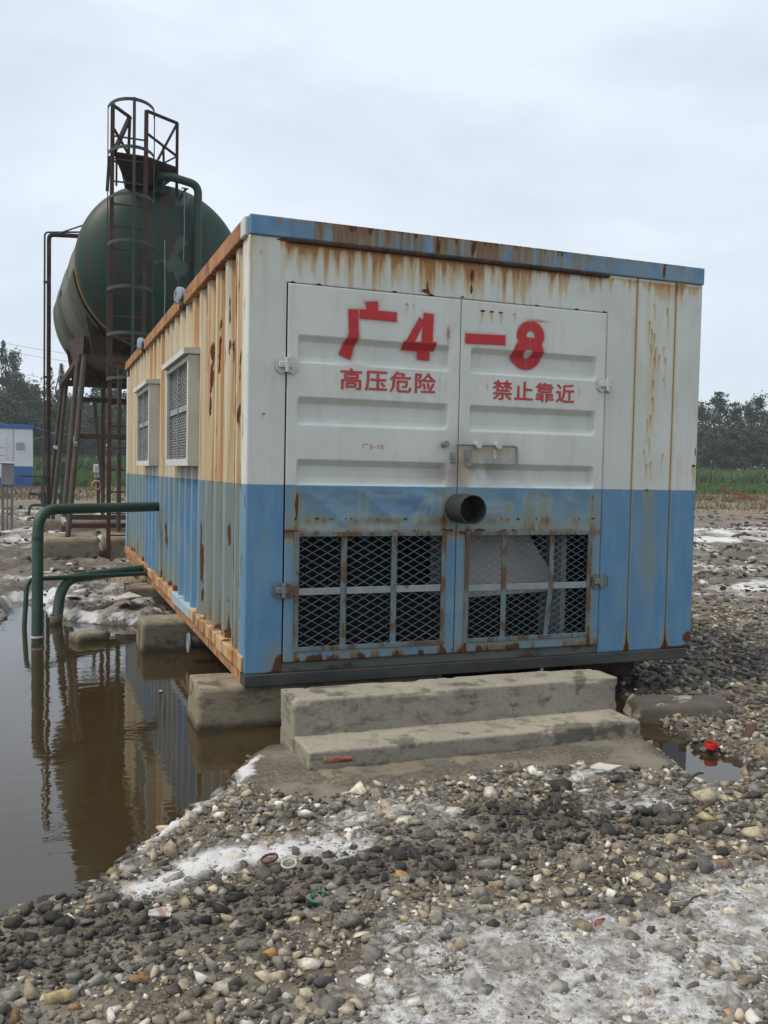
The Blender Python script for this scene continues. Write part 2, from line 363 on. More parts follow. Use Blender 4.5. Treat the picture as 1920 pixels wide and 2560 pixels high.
# ground: mud, salt crust, dry clay, grass soil, mixed by a painted mask
n = NT('ground_surface'); p = n.pos(); at = n.attr('mask'); w = n.rgb(at.outputs['Color'])
a = n.noise(p, 3, 8, .65); f = n.noise(p, 45, 6, .7); g2 = n.noise(p, 150, 3, .7)
mud = n.mix(n.rng(f, .35, .68), (.075, .062, .047), (.17, .146, .113))
mud = n.mix(n.math('MULTIPLY', n.rng(a, .45, .65), .7), mud, (.235, .21, .172))
clay = n.mix(n.rng(f, .3, .7), (.24, .19, .125), (.17, .13, .085))
c = n.mix(at.outputs['Alpha'], mud, clay)
gr = n.mix(n.rng(n.noise(p, .35, 5), .35, .65), (.035, .075, .018), (.055, .085, .025)); c = n.mix(w[1], c, gr)
c = n.mix(w[2], c, n.mix(f, (.018, .014, .011), (.045, .036, .027)))
mm = n.noise(p, 16, 6, .68); sf = n.math('ADD', w[0], n.math('MULTIPLY', n.math('SUBTRACT', n.math('ADD', n.math('MULTIPLY', f, .5), n.math('MULTIPLY', mm, .5)), .5), 2.6))
sf = n.rng(sf, .30, .85); crack = n.rng(n.vor(n.sc(p, (1, 1, 1)), 24), .0, .05, .62, 1.0)
salt = n.mix(n.rng(g2, .3, .7), (.44, .435, .425), (.62, .615, .61)); salt = n.mix(n.rng(n.noise(p, 7, 6, .65), .40, .60), n.mix(f, (.17, .155, .135), (.38, .36, .335)), salt)
salt = n.mix(n.math('MULTIPLY', n.rng(n.noise(p, 90, 3, .6), .60, .68), .8), salt, (.13, .115, .10))
salt = n.mix(n.math('MULTIPLY', n.rng(w[0], .85, 1.1), .7), salt, n.mix(g2, (.60, .60, .61), (.74, .74, .75))); c = n.mix(sf, c, salt)
n.bump(n.math('ADD', n.math('ADD', f, n.math('MULTIPLY', g2, .5)), n.math('MULTIPLY', sf, .4)), .8, .012)
M['ground'] = n.fin(c, n.rng(w[2], 0, 1, .93, .38), 0, .35)

def stone_mat(name, single):
    n = NT(name); p = n.obj() if single else n.pos()
    base = n.n.new('ShaderNodeObjectInfo').outputs['Color'] if single else n.attr('tone').outputs['Color']
    q = n.pos(); a = n.noise(q, 38, 5, .65); f = n.noise(q, 210, 3, .7)
    c = n.mix(.75, base, n.mix(n.rng(a, .3, .7), (.27, .27, .27), (.72, .70, .66)), 'OVERLAY')
    c = n.mix(n.math('MULTIPLY', n.rng(n.noise(q, 14, 6, .7), .58, .74), .35), c, (.42, .40, .37))    # dried salt film
    n.bump(n.math('ADD', a, f), .5, .004); return n.fin(c, .8, 0, .35)
M['gravel'] = stone_mat('loose_gravel', False); M['stone'] = stone_mat('single_stone', True)

def leaf_mat(name, c1, c2):
    n = NT(name); t = n.attr('tone'); c = n.mix(n.rgb(t.outputs['Color'])[0], c1, c2)
    c = n.mix(n.math('MULTIPLY', n.noise(n.pos(), .22, 3), .5), c, tuple(q*.6 for q in c1)); n.b.inputs['Roughness'].default_value = .75
    n.put(n.b, 'Base Color', c); n.b.inputs['Specular IOR Level'].default_value = .2
    return n.m
M['leaf'] = leaf_mat('dark_conifer_foliage', (.018, .034, .020), (.045, .075, .040))
M['leaf2'] = leaf_mat('mid_green_foliage', (.038, .062, .034), (.080, .118, .062))
M['grass'] = leaf_mat('meadow_grass', (.052, .112, .022), (.105, .178, .042))
M['weed'] = leaf_mat('weed_leaves', (.06, .12, .035), (.13, .20, .07))
M['straw'] = leaf_mat('dry_grass', (.13, .11, .055), (.22, .18, .10))
M['bark'] = worn('grey_bark', (.075, .066, .055), (.045, .04, .034), 3, .9)
# ------------------------------------------------------------------ ground, water, gravel
POOL = [(-.05,-.50),(-.19,-.70),(-.215,-.84),(-.35,-1.04),(-.47,-1.13),(-.63,-1.33),(-.72,-1.47),(-.86,-1.70),(-1.0,-1.85),(-1.19,-1.87),(-1.35,-2.0),
        (-2.6,-2.25),(-8,-2.3),(-8,3.7),(-2.3,3.75),(-1.8,4.05),(-1.5,4.5),(-1.45,5.5),(-1.2,5.8),(-1.08,5.2),(-.98,4.5),(-.60,3.95),(-.2,3.75),(.3,4.3),(1.0,5.2),(2.5,5.4),(2.75,3),(2.7,.6),(2.3,-.1),(.4,-.32)]
PUDDLE = [(2.16,-.55),(2.2,-.1),(2.6,.15),(2.64,-.2),(2.47,-.6),(2.40,-.95),(2.34,-1.13),(2.42,-1.38),(2.32,-1.57),(2.05,-1.68),(1.94,-1.62),(2.03,-1.38),(2.14,-1.05),(2.18,-.78)]
APRON = [(-.19,-.62),(-.215,-.80),(-.23,-1.02),(-.12,-1.19),(.02,-1.31),(.2,-1.33),(.4,-1.27),(.76,-1.29),(1.14,-1.20),(1.45,-1.27),(1.75,-1.48),(1.93,-1.50),(2.06,-1.3),(2.14,-1.0),(2.2,-.7),(2.2,-.3),(.1,-.3),(-.1,-.5)]
def dist0(x, y): return np.hypot(x-CAM[0], y-CAM[1])
def pool_d(x, y):
    wob = (fbm(x*5, y*5, 3, 3)-.5)*.10 + (fbm(x*1.2, y*1.2, 2, 5)-.5)*.22*sstep(0, 3, y)
    return sdpoly(x, y, POOL) + wob
def gheight(x, y, fine=True):
    D = dist0(x, y); sp = pool_d(x, y); su = sdpoly(x, y, PUDDLE) + (fbm(x*9, y*9, 3, 8)-.5)*.07
    land = .045 + .05*(fbm(x*.9, y*.9, 3, 1)-.5) + .012*(fbm(x*9, y*9, 4, 2)-.5)
    back = sstep(2.5, 5, y)*(1-sstep(24, 40, D))                                  # churned mud behind the pond
    land = land + back*(.15*(fbm(x*2.6, y*2.0, 4, 21)-.5) + .07*(fbm(x*9, y*9, 3, 23)-.5)*(D < 16) + .05)
    land = land + np.clip(D-15, 0, 95)*.015
    mound = sstep(31, 37, D)*(1-sstep(46, 52, D))*sstep(8, 20, x); land = land + mound*(.55*fbm(x*.35, y*.35, 4, 31)+.05)
    s = np.minimum(sp, su*1.5)
    h = land*sstep(-.01, .10, s) + np.where(s < 0, np.clip(s*.55, -.16, 0), 0)*1.0
    spit = np.exp(-((y-2.95-.12*np.sin(x*2.1))/.15)**2)*sstep(-5.5, -4, x)*(1-sstep(-.85, -.6, x))
    h = h + spit*(.125 + .10*(fbm(x*6, y*6, 3, 14)-.5))*np.where(sp < 0, 1, 0)
    
    flat = sstep(-.08, .1, x)*(1-sstep(2.9, 3.3, x))*sstep(-.2, .3, y)*(1-sstep(7.9, 8.6, y)); h = np.minimum(h, 1) - flat*.06
    return h
def axis(segs):
    out = []
    for a, b, st in segs: out.append(np.arange(a, b-1e-9, st))
    return np.concatenate(out)
def geo(a, b, n): return a*(b/a)**(np.arange(1, n+1)/n)
xs = np.concatenate([-geo(4, 700, 40)[::-1]-0, axis([(-4, -1.7, .07), (-1.7, 2.9, .022), (2.9, 6, .05), (6, 12, .12)]), 12+geo(.2, 700, 62)])
ys = np.concatenate([-3.6-geo(.2, 300, 18)[::-1], axis([(-3.6, .4, .022), (.4, 7, .05), (7, 17, .10)]), 17+geo(.15, 900, 80)])
GX, GY = np.meshgrid(xs, ys, indexing='ij'); gx, gy = GX.ravel(), GY.ravel(); gz = gheight(gx, gy)
D = dist0(gx, gy); sp = pool_d(gx, gy); su = sdpoly(gx, gy, PUDDLE)
def blob(x, y, cx, cy, rx, ry, rot=0.0):
    c, s = math.cos(rot), math.sin(rot); u = ((x-cx)*c+(y-cy)*s)/rx; v = (-(x-cx)*s+(y-cy)*c)/ry; return np.exp(-(u*u+v*v))
def salt_mask(x, y):
    s = 1.3*blob(x, y, -.40, -1.82, .36, .12, .12) + .95*blob(x, y, -.70, -1.93, .20, .08, .4) + .6*blob(x, y, -.02, -1.86, .22, .09)
    s += 1.15*np.exp(-((pool_d(x, y)-.05)/.06)**2)*sstep(-1.85, -1.5, y)*(1-sstep(-.7, -.5, y)) + .62*np.exp(-((pool_d(x, y)-.05)/.12)**2)*sstep(2.5, 3.2, y)*(1-sstep(8, 10, y))*(x < .5) + .9*np.exp(-((y-2.95)/.14)**2)*(x < -.5)*(x > -4)
    s += 1.0*blob(x, y, .70, -2.98, .95, .26, .12) + .85*blob(x, y, .25, -3.05, .55, .28) + .55*blob(x, y, .05, -2.68, .30, .16, .2) + .65*blob(x, y, 1.40, -2.58, .55, .22, .6)
    s += .7*blob(x, y, 1.50, -1.42, .17, .06) + .8*blob(x, y, 1.52, -1.85, .13, .07) + .6*blob(x, y, 1.85, -1.72, .25, .09) + .5*blob(x, y, 2.5, -1.9, .4, .2)
    s += .32*blob(x, y, .3, -1.55, .45, .10)
    bk = sstep(3.2, 4.5, y)*(1-sstep(26, 34, dist0(x, y)))
    s += bk*(.72*sstep(.50, .68, fbm(x*.8, y*.55, 4, 41)) + .42*sstep(.5, .7, fbm(x*2.6, y*1.7, 4, 45)))
    s += .5*blob(x, y, -.45, 4.6, .5, .5) + .6*blob(x, y, -1.6, 6.9, .9, .5)
    s += .42*sstep(11, 15, dist0(x, y))*(1-sstep(26, 31, dist0(x, y)))*sstep(3, 6, x)*sstep(.44, .66, fbm((x*AX_R[0]+y*AX_R[1])*.35, (x*AX_F[0]+y*AX_F[1])*1.1, 4, 51))
    s += .48*sstep(.50, .70, fbm(x*1.1, y*1.1, 4, 61))*sstep(2.2, 3.2, x) + .40*sstep(.52, .70, fbm(x*2.2, y*2.2, 4, 65))*(1-sstep(-1.4, -.9, y))*sstep(-.9, .1, x)
    return s*(.15+1.55*fbm(x*4, y*4, 5, 67))
mask = np.zeros((len(gx), 4)); mask[:, 0] = np.clip(salt_mask(gx, gy)*np.maximum(sstep(-.05, .03, np.minimum(sp, su)), (gy > 2)*sstep(.01, .035, gz)), 0, 1.1); fg = 1-sstep(-2.5, -2.2, gy); mask[:, 0] = mask[:, 0]*(1+.02*fg); mask[:, 0] = np.minimum(mask[:, 0], 1.05-.30*fg)
grassy = sstep(46, 51, D + 6*(fbm(gx*.1, gy*.1, 3, 71)-.5)); mask[:, 1] = grassy; mask[:, 0] *= 1-sstep(28, 34, D)
wet = np.clip(1-sstep(.0, .12, np.minimum(sp, su)) + .9*blob(gx, gy, 1.1, -1.72, .42, .20) + .5*sstep(.40, .58, fbm(gx*.9, gy*.7, 4, 81))*sstep(3, 5, gy)*(1-sstep(20, 30, D)), 0, 1)
mask[:, 2] = wet*(1-grassy)*(1-.7*sstep(0, .15, -sp)); mask[:, 3] = np.clip(sstep(27, 37, D)*(.35+.65*fbm(gx*.5, gy*.5, 3, 91)) + .5*sstep(0, .2, -sp), 0, 1)
sm_ = np.clip(mask[:, 0], 0, 1)*(D < 12); gz = gz + sm_*(.030*(fbm(gx*22, gy*22, 3, 95)-.42)) + (D < 9)*.012*(fbm(gx*35, gy*35, 2, 97)-.5)*(np.minimum(sp, su) > .02)
ground = link('ground', np_mesh('ground', np.c_[gx, gy, gz], grid_faces(len(xs), len(ys)), {'mask': mask}), M['ground'], None, True)
tag(ground, 'gravel, salt-crusted mud and far meadow around the container', None, None, 'structure')

def sheet(name, poly, z, material, label):
    mb = MB(); mb.add([(x, y, z) for x, y in poly], [tuple(range(len(poly)))]); o = mb.build(name, material); tag(o, label, None, None, 'structure'); return o
sheet('pond_water', [(-9,-2.6),(-1.25,-2.45),(-.55,-1.75),(-.02,-1.0),(.15,-.45),(2.1,-.2),(2.95,.9),(2.95,5.9),(-.9,7.0),(-9,7.4)], 0.0, M['water'], 'dark brown pond beside and under the container')
sheet('puddle_water', [(1.8,-1.95),(2.6,-1.75),(2.75,-.9),(2.95,.45),(2.2,.25),(2.08,-.2),(2.12,-.75),(1.9,-1.3)], 0.004, M['puddle'], 'grey puddle right of the concrete steps')

# stones ------------------------------------------------------------
def rock_mesh(k, npt, smooth=0.0):
    """angular broken stone: hull of scattered points; some are worn rounder"""
    import bmesh
    r = np.random.default_rng(100+k); bm = bmesh.new(); q = r.normal(size=(npt, 3)); q /= np.linalg.norm(q, axis=1)[:, None]
    q *= r.uniform(.72 if smooth else .55, 1.0, (npt, 1)); q = np.sign(q)*np.abs(q)**(1.0 if smooth else .8)
    for v in q: bm.verts.new(v)
    bmesh.ops.convex_hull(bm, input=list(bm.verts)); bmesh.ops.delete(bm, geom=[v for v in bm.verts if not v.link_faces], context='VERTS'); bmesh.ops.triangulate(bm, faces=list(bm.faces)); bm.verts.index_update()
    V = np.array([v.co[:] for v in bm.verts]); F = np.array([[v.index for v in f.verts] for f in bm.faces]); bm.free()
    V *= np.array([1.0, r.uniform(.5, .95), r.uniform(.38, .75)]); V -= V.mean(0); V /= np.abs(V).max(); return V, F
ROCK_HI = [rock_mesh(k, 9+k % 5 if k % 5 else 26, 0 if k % 5 else 1) for k in range(25)]; ROCK_LO = [rock_mesh(60+k, 8+k % 3) for k in range(14)]
PAL = np.array([(.050,.047,.044),(.078,.072,.063),(.14,.128,.11),(.21,.197,.172),(.11,.094,.073),(.29,.245,.175),(.37,.315,.225),(.46,.42,.36),(.52,.50,.46),(.24,.145,.078),(.28,.23,.20),(.18,.152,.112)])
W_DARK = np.array([.30,.27,.14,.05,.15,.022,.015,.012,.006,.006,.006,.06]); W_MIX = np.array([.07,.10,.14,.20,.09,.11,.085,.08,.035,.014,.022,.09]); W_FAR = np.array([.10,.14,.15,.13,.14,.09,.06,.04,.02,.015,.015,.14])
W_DARK /= W_DARK.sum(); W_MIX /= W_MIX.sum(); W_FAR /= W_FAR.sum()
def band_dark(x, y):
    """the strip of wet dark stones running across the foreground"""
    c = -2.28 + .18*(x+1.2) + .06*np.sin(x*3); a = 1.3*np.exp(-((y-c)/.19)**2)*(1-sstep(.7, 1.6, x)) + .9*blob(x, y, 1.45, -1.98, .45, .14, .2) + .8*blob(x, y, .5, -1.98, .5, .11)
    a = a + .9*blob(x, y, 2.9, .2, .55, .5) + .5*blob(x, y, 3.3, -1.0, .5, .3)
    return np.clip(a, 0, 1)
def scatter(cell, dmin, dmax, smin, smax, keep, seed):
    r = np.random.default_rng(seed)
    X, Y = np.meshgrid(np.arange(-3, 16, cell), np.arange(-4.2, 14, cell)); x = X.ravel()+r.uniform(-.5, .5, X.size)*cell; y = Y.ravel()+r.uniform(-.5, .5, X.size)*cell
    d = dist0(x, y); k = (d > dmin) & (d < dmax); x, y = x[k], y[k]
    ok, _ = in_view(np.c_[x, y, 0*x+.05], 1.28); x, y = x[ok], y[ok]
    k = r.random(len(x)) < keep(x, y); x, y = x[k], y[k]
    s = smin*(smax/smin)**(r.random(len(x))**1.7)
    return x, y, s
def density(x, y):
    sp, su, sa = pool_d(x, y), sdpoly(x, y, PUDDLE), sdpoly(x, y, APRON)
    k = sstep(-.06, .05, sp)*sstep(-.05, .04, su)*sstep(-.07, .02, sa + .10*(fbm(x*9, y*9, 3, 83)-.5))
    k *= 1 - .50*np.clip(sstep(.35, 1.1, salt_mask(x, y)), 0, 1)*(1-.75*band_dark(x, y))
    k *= 1 - .35*blob(x, y, 1.1, -1.72, .45, .18)
    bx = (x > -.1) & (x < 3.3) & (y > -.28) & (y < 8.2); k *= np.where(bx & (x < 2.45), 0, 1)
    k *= 1-sstep(9, 13.5, dist0(x, y) - .3*x*0)*np.where(x > 2, 1, 1)
    k *= np.where((x < 2.2) & (y > .0), 0, 1)
    return np.clip(k, 0, 1)
def density_small(x, y):
    base = density(x, y); salt = sstep(.4, .9, salt_mask(x, y)); return np.clip(base + .40*salt*np.where(sdpoly(x, y, APRON) > .02, 1, 0)*np.where(pool_d(x, y) > .03, 1, 0), 0, 1)
S = []
for cell, d0, d1, s0, s1, fn, sd in ((.033, 1.8, 6.2, .011, .032, density, 1), (.019, 1.8, 5.0, .004, .012, density_small, 2), (.085, 1.8, 6.2, .024, .050, lambda x, y: .60*density(x, y), 3), (.056, 6.2, 15, .020, .052, density, 4), (.3, 4, 14, .05, .08, lambda x, y: .3*density(x, y), 5)):
    x, y, s = scatter(cell, d0, d1, s0, s1, fn, sd); S.append(np.c_[x, y, s])
S = np.concatenate(S)
sx, sy, ss = S.T; nS = len(S); band = band_dark(sx, sy); far = sstep(4.5, 7, dist0(sx, sy))
u = rng.random(nS); pick = rng.random(nS); W = np.where((pick < band)[:, None], W_DARK, np.where((pick*1.0 < far)[:, None], W_FAR, W_MIX)); ci = (W.cumsum(1) < u[:, None]).sum(1).clip(0, len(PAL)-1)
tone = PAL[ci]*rng.uniform(.65, 1.3, (nS, 1))*np.where((pick < band)[:, None], .60, 1.0); tone *= np.where(pool_d(sx, sy)[:, None] < .06, .6, 1)
tone = tone*(1-.5*np.clip(blob(sx, sy, 1.1, -1.74, .50, .20), 0, 1)[:, None]); sm = salt_mask(sx, sy)[:, None]; fr = np.clip((sm-.25)*.8, 0, .55)*rng.random((nS, 1))*(1-.7*band[:, None]); tone = tone*(1-fr) + np.array([.5, .49, .48])*fr
EXTRA = [(-.833,-2.528,.052,(.25,.135,.07)),(-1.06,-2.592,.042,(.36,.29,.15)),(-.351,-2.633,.042,(.55,.51,.45)),(-.218,-2.754,.03,(.6,.58,.55)),(-.451,-2.53,.030,(.30,.18,.06)),(-.645,-2.122,.042,(.25,.21,.13)),
         (.562,-2.709,.036,(.20,.155,.10)),(.626,-2.707,.03,(.20,.075,.05)),(1.253,-2.486,.045,(.10,.10,.10)),(1.545,-2.373,.05,(.33,.27,.18)),(1.612,-2.079,.055,(.36,.29,.17)),(.03,-2.45,.03,(.38,.30,.18)),(1.25,-1.98,.04,(.17,.14,.10)),
         (.18,-1.62,.05,(.55,.53,.49)),(-.05,-1.52,.045,(.5,.47,.42)),(.33,-1.70,.05,(.48,.46,.43)),(-.52,-1.36,.045,(.40,.35,.27)),(-.62,-1.42,.05,(.42,.36,.26)),(.58,-1.66,.045,(.5,.48,.45)),(-.95,-1.80,.035,(.07,.06,.055)),(-.78,-1.62,.04,(.06,.055,.05)),(-.66,-1.50,.038,(.05,.048,.045)),(-1.16,-1.66,.02,(.04,.035,.03)),(-1.05,-1.95,.04,(.05,.05,.052)),(-.86,-1.75,.045,(.20,.15,.09)),(2.35,-1.0,.05,(.04,.038,.035)),(2.28,-1.2,.045,(.045,.04,.035)),(2.05,-1.50,.045,(.12,.09,.07)),(2.2,-1.56,.04,(.10,.08,.06))]
E_ = np.array([(a, b, c) for a, b, c, _ in EXTRA]); sx = np.r_[sx, E_[:, 0]]; sy = np.r_[sy, E_[:, 1]]; ss = np.r_[ss, E_[:, 2]]; tone = np.r_[tone, np.array([t for *_, t in EXTRA])]; nS = len(sx)
sz = gheight(sx, sy); P = np.c_[sx, sy, sz]; vis, depth = in_view(P, 1.0); score = np.where(vis, ss/depth, 0); score[-len(EXTRA):] = 9
yawr, tx, ty = rng.uniform(0, 6.283, nS), rng.normal(0, .28, nS), rng.normal(0, .28, nS)
def rotm(a, b, c):
    ca, sa, cb, sb, cc, sc = np.cos(a), np.sin(a), np.cos(b), np.sin(b), np.cos(c), np.sin(c); z = 0*a; o = z+1
    Rz = np.stack([np.stack([ca,-sa,z],-1), np.stack([sa,ca,z],-1), np.stack([z,z,o],-1)], -2); Rx = np.stack([np.stack([o,z,z],-1), np.stack([z,cb,-sb],-1), np.stack([z,sb,cb],-1)], -2); Ry = np.stack([np.stack([cc,z,sc],-1), np.stack([z,o,z],-1), np.stack([-sc,z,cc],-1)], -2)
    return Rz@Rx@Ry
RM = rotm(yawr, tx, ty); P[:, 2] += ss*(np.where(ss > .024, rng.uniform(-.05, .32, nS), rng.uniform(-.25, .26, nS))-.30*np.clip(salt_mask(sx, sy)-.2, 0, .9))
order = np.argsort(-score); single = order[:300]; rest = order[300:]
rock_me = []
for k, (V, F) in enumerate(ROCK_HI):
    me = np_mesh('stone', V, F); me.materials.append(M['stone']); rock_me.append(me)
for j, i in enumerate(single):
    o = bpy.data.objects.new('stone', rock_me[j % len(rock_me)]); COL.objects.link(o); o.parent = ground
    mw = Matrix([list(RM[i][r]*ss[i])+[P[i][r]] for r in range(3)]+[[0, 0, 0, 1]]); o.matrix_basis = mw; o.color = tuple(tone[i])+(1,)
def lump(idx, rocks):
    Vs, Fs, Cs = [], [], []; k = 0
    for r, (V, F) in enumerate(rocks):
        ii = idx[r::len(rocks)]
        if not len(ii): continue
        W_ = np.einsum('nij,vj->nvi', RM[ii]*ss[ii][:, None, None], V) + P[ii][:, None, :]
        nv = len(V); Vs.append(W_.reshape(-1, 3)); Fs.append((F[None]+(np.arange(len(ii))*nv)[:, None, None]+k).reshape(-1, 3)); Cs.append(np.repeat(tone[ii], nv, 0)); k += nv*len(ii)
    return np.concatenate(Vs), np.concatenate(Fs), np.concatenate(Cs)
nearm = (depth[rest] < 4.6) & (ss[rest] > .012)
A1 = lump(rest[nearm], ROCK_HI); A2 = lump(rest[~nearm], ROCK_LO)
V_ = np.r_[A1[0], A2[0]]; F_ = np.r_[A1[1], A2[1]+len(A1[0])]; C_ = np.r_[A1[2], A2[2]]
gravel = link('gravel', np_mesh('gravel', V_, F_, {'tone': C_}), M['gravel'], ground); tag(gravel, 'loose grey, tan and white gravel lying on mud and salt', None, None, 'stuff')
# mud clods on the churned ground behind the pond
r_ = np.random.default_rng(63); nC = 26000; cx_, cy_ = r_.uniform(-6, 26, nC), 3.0+r_.random(nC)**1.6*21; dC = dist0(cx_, cy_); kC = (pool_d(cx_, cy_) > -.08) & ((cx_ < .2) | (dC > 12.5)) & ~((cx_ > -1.2) & (cx_ < 2.3) & (cy_ > 9.4) & (cy_ < 11.3)) & (r_.random(nC) < sstep(.36, .58, fbm(cx_*1.3, cy_*1.3, 4, 64)))
kC &= in_view(np.c_[cx_, cy_, 0*cx_+.1], 1.25)[0]; cx_, cy_ = cx_[kC], cy_[kC]; nC = len(cx_)
ss = .013*(5.0**(r_.random(nC)**1.7))*(1+.02*dist0(cx_, cy_)); P = np.c_[cx_, cy_, gheight(cx_, cy_)+ss*.15]; RM = rotm(r_.uniform(0, 6.28, nC), r_.normal(0, .35, nC), r_.normal(0, .35, nC))*np.array([1.25, 1.0, .7])
tone = np.array([.055, .045, .035])*r_.uniform(.6, 1.9, (nC, 1)); wC = r_.random(nC) < .16; tone[wC] = np.array([.46, .45, .44])*r_.uniform(.6, 1.1, (wC.sum(), 1))
V_, F_, C_ = lump(np.arange(nC), ROCK_LO); clods = link('mud_clods', np_mesh('mud_clods', V_, F_, {'tone': C_}), M['gravel'], ground); tag(clods, 'dark mud clods and salt lumps behind the pond', None, None, 'stuff')
print('stones', nS, 'gravel tris', len(F_))
# ------------------------------------------------------------------ the equipment container
CW, CL, Z0, ZT = 3.216, 8.0, 0.25, 3.0
ZS, ZH = 0.328, 2.885                      # bottom of the painted sheet, bottom of the blue header
DX0, DXM, DX1, DZ0, DZ1 = 0.2286, 1.3509, 2.4336, 0.3868, 2.6275
box = empty('equipment_container', (0, 0, Z0), 'rusty white and blue equipment container on concrete blocks, seen from its doors', 'container')
def drip(a, z, a0, z0, ln, w, amt=1.0):
    d = z0-z; t = np.clip(d/ln, 0, 1); return amt*np.exp(-((a-a0-.004*np.sin(z*40+a0*70))/(w*(1-.45*t)))**2)*np.where(d > -.004, 1, 0)*(1-t)**1.2
def spot(a, z, a0, z0, ra, rz): return np.exp(-(((a-a0)/ra)**2+((z-z0)/rz)**2))
rw = np.random.default_rng(5)
HDR = [(rw.uniform(.18, 3.2), rw.uniform(.04, .20), rw.uniform(.003, .010), rw.uniform(.4, 1.0)) for _ in range(210)] + [(rw.uniform(.22, 1.5), rw.uniform(.14, .34), rw.uniform(.006, .022), rw.uniform(.35, .75)) for _ in range(60)]
B_DRIPS = [(2.78,2.60),(2.80,2.55),(2.82,2.52),(2.80,2.45),(2.84,2.42),(2.83,2.36),(2.87,2.38),(2.91,2.44),(2.925,2.36),(2.92,2.22),(2.82,2.2),(2.83,2.08),(2.815,1.96),(2.79,1.93),(2.81,1.80),(2.775,1.72),(2.79,1.62),(2.83,1.64),(2.82,2.72),(2.93,2.70),(2.92,1.70)]
def wear_front(x, z):
    st = 0*x; ru = 0*x; dt = 0*x
    for a0, ln, w, am in HDR:
        st += .55*drip(x, z, a0, 2.872, ln, w, am*(1.0 if a0 < 2.3 else .5))
    dz_ = np.clip(2.872-z, 0, 9); L_ = .02+.36*sstep(.36, .78, fbm(x*26, x*0, 4, 301))*(.35+.65*sstep(.3, .5, x)*(1-sstep(1.5, 2.4, x))); st += 1.1*np.clip(1-dz_/L_, 0, 1)**.8*(.25+1.0*fbm(x*110, z*1.2, 3, 303))*(z < 2.872)*sstep(.2, .26, x)
    st += .32*sstep(2.58, 2.86, z)*(z < 2.872)*sstep(.25, .5, x)*(1-sstep(1.6, 2.3, x))*fbm(x*14, z*1.2, 3, 4)
    st += .9*drip(x, z, 1.42, 2.86, .24, .012) + .6*drip(x, z, 1.66, 2.86, .25, .02) + .6*drip(x, z, 1.12, 2.7, .1, .01)
    ru += 1.2*spot(x, z, 1.425, 2.79, .012, .035) + 1.0*spot(x, z, 1.42, 2.70, .010, .05) + .8*spot(x, z, 1.10, 2.66, .05, .016) + .7*spot(x, z, 1.12, 2.70, .006, .05) + .7*spot(x, z, 1.36, 2.645, .03, .012)
    for xx in rw_top: ru += .9*spot(x, z, xx, 2.637, .035, .007)
    ru += 1.0*spot(x, z, .20, 2.875, .05, .012)
    st += .9*drip(x, z, .065, 2.80, .05, .006) + .8*drip(x, z, .095, 1.86, .06, .008); ru += .9*spot(x, z, .095, 1.86, .012, .008) + .8*spot(x, z, .062, 2.80, .007, .007)
    st += .5*drip(x, z, .012, 2.88, .5, .012) + .35*spot(x, z, .10, 1.1, .02, .09)
    # the rusted strip between the two right-hand seams
    for a0, z0 in B_DRIPS:
        st += .95*drip(x, z, a0, z0, .17, .007); ru += .65*spot(x, z, a0, z0, .005, .012)
    st += .30*spot(x, z, 2.82, 2.2, .06, .45)*(x > 2.67) + .40*spot(x, z, 2.83, 1.0, .09, .38) + .6*drip(x, z, 2.80, 1.447, .3, .03) + .5*drip(x, z, 2.86, 1.447, .25, .02)
    ru += .75*spot(x, z, 2.80, 1.445, .035, .012) + .6*spot(x, z, 2.86, 1.445, .02, .010)
    st += .9*drip(x, z, 3.05, 2.875, .10, .02) + .8*drip(x, z, 3.195, 1.62, .25, .02); ru += 1.0*spot(x, z, 3.195, 1.62, .02, .012) + .8*spot(x, z, 3.03, 2.875, .02, .012) + .8*spot(x, z, 3.205, 1.72, .008, .05)
    for sxm in (2.674, 2.997):
        st += .55*np.exp(-((x-sxm)/.014)**2) + .8*np.exp(-((x-sxm)/.035)**2)*(1-sstep(.34, .55, z)); ru += .9*np.exp(-((x-sxm)/.03)**2)*(1-sstep(.34, .43, z)) + .5*np.exp(-((x-sxm)/.007)**2)
    ru += .95*spot(x, z, 3.19, .40, .05, .05) + .8*(1-sstep(.33, .36, z))*sstep(2.9, 3.05, x)
    # blackened corner by the left door
    ru += 1.15*np.where(x < DX0+.02, 1, 0)*spot(x, z, .24, .33, .085, .12); st += .6*spot(x, z, .2, .36, .09, .14); ru += .55*(1-sstep(.325, .343, z))*np.where(x < .4, 1, 0)
    st += .25*sstep(.5, .8, fbm(x*30, z*2, 3, 77))*sstep(2.2, 2.6, z)
    dt += .12*fbm(x*3, z*3, 3, 9)
    return np.c_[np.clip(st, 0, 1.3), np.clip(ru, 0, 1.2), np.clip(dt, 0, 1), np.ones_like(x)]
rw_top = [.26, .42, .9, 1.15, 1.9, 2.2, 2.42]
def front_sheet(name, xs_, zs_, keep, y=0.0, thick=.028, dfn=None, wear=wear_front, parent=None, material=None):
    X, Z = np.meshgrid(xs_, zs_, indexing='ij'); xc = (X[:-1, :-1]+X[1:, 1:])/2; zc = (Z[:-1, :-1]+Z[1:, 1:])/2; k = keep(xc, zc)
    F = grid_faces(len(xs_), len(zs_), k); V = np.c_[X.ravel(), np.full(X.size, y), Z.ravel()]
    if dfn is not None: V[:, 1] += dfn(V[:, 0], V[:, 2])
    V, F, _ = clean(V, F); me = np_mesh(name, V, F, {'wear': wear(V[:, 0], V[:, 2])})
    o = link(name, me, material or M['paint'], parent or box)
    md = o.modifiers.new('thickness', 'SOLIDIFY'); md.thickness = thick; md.offset = -1; return o
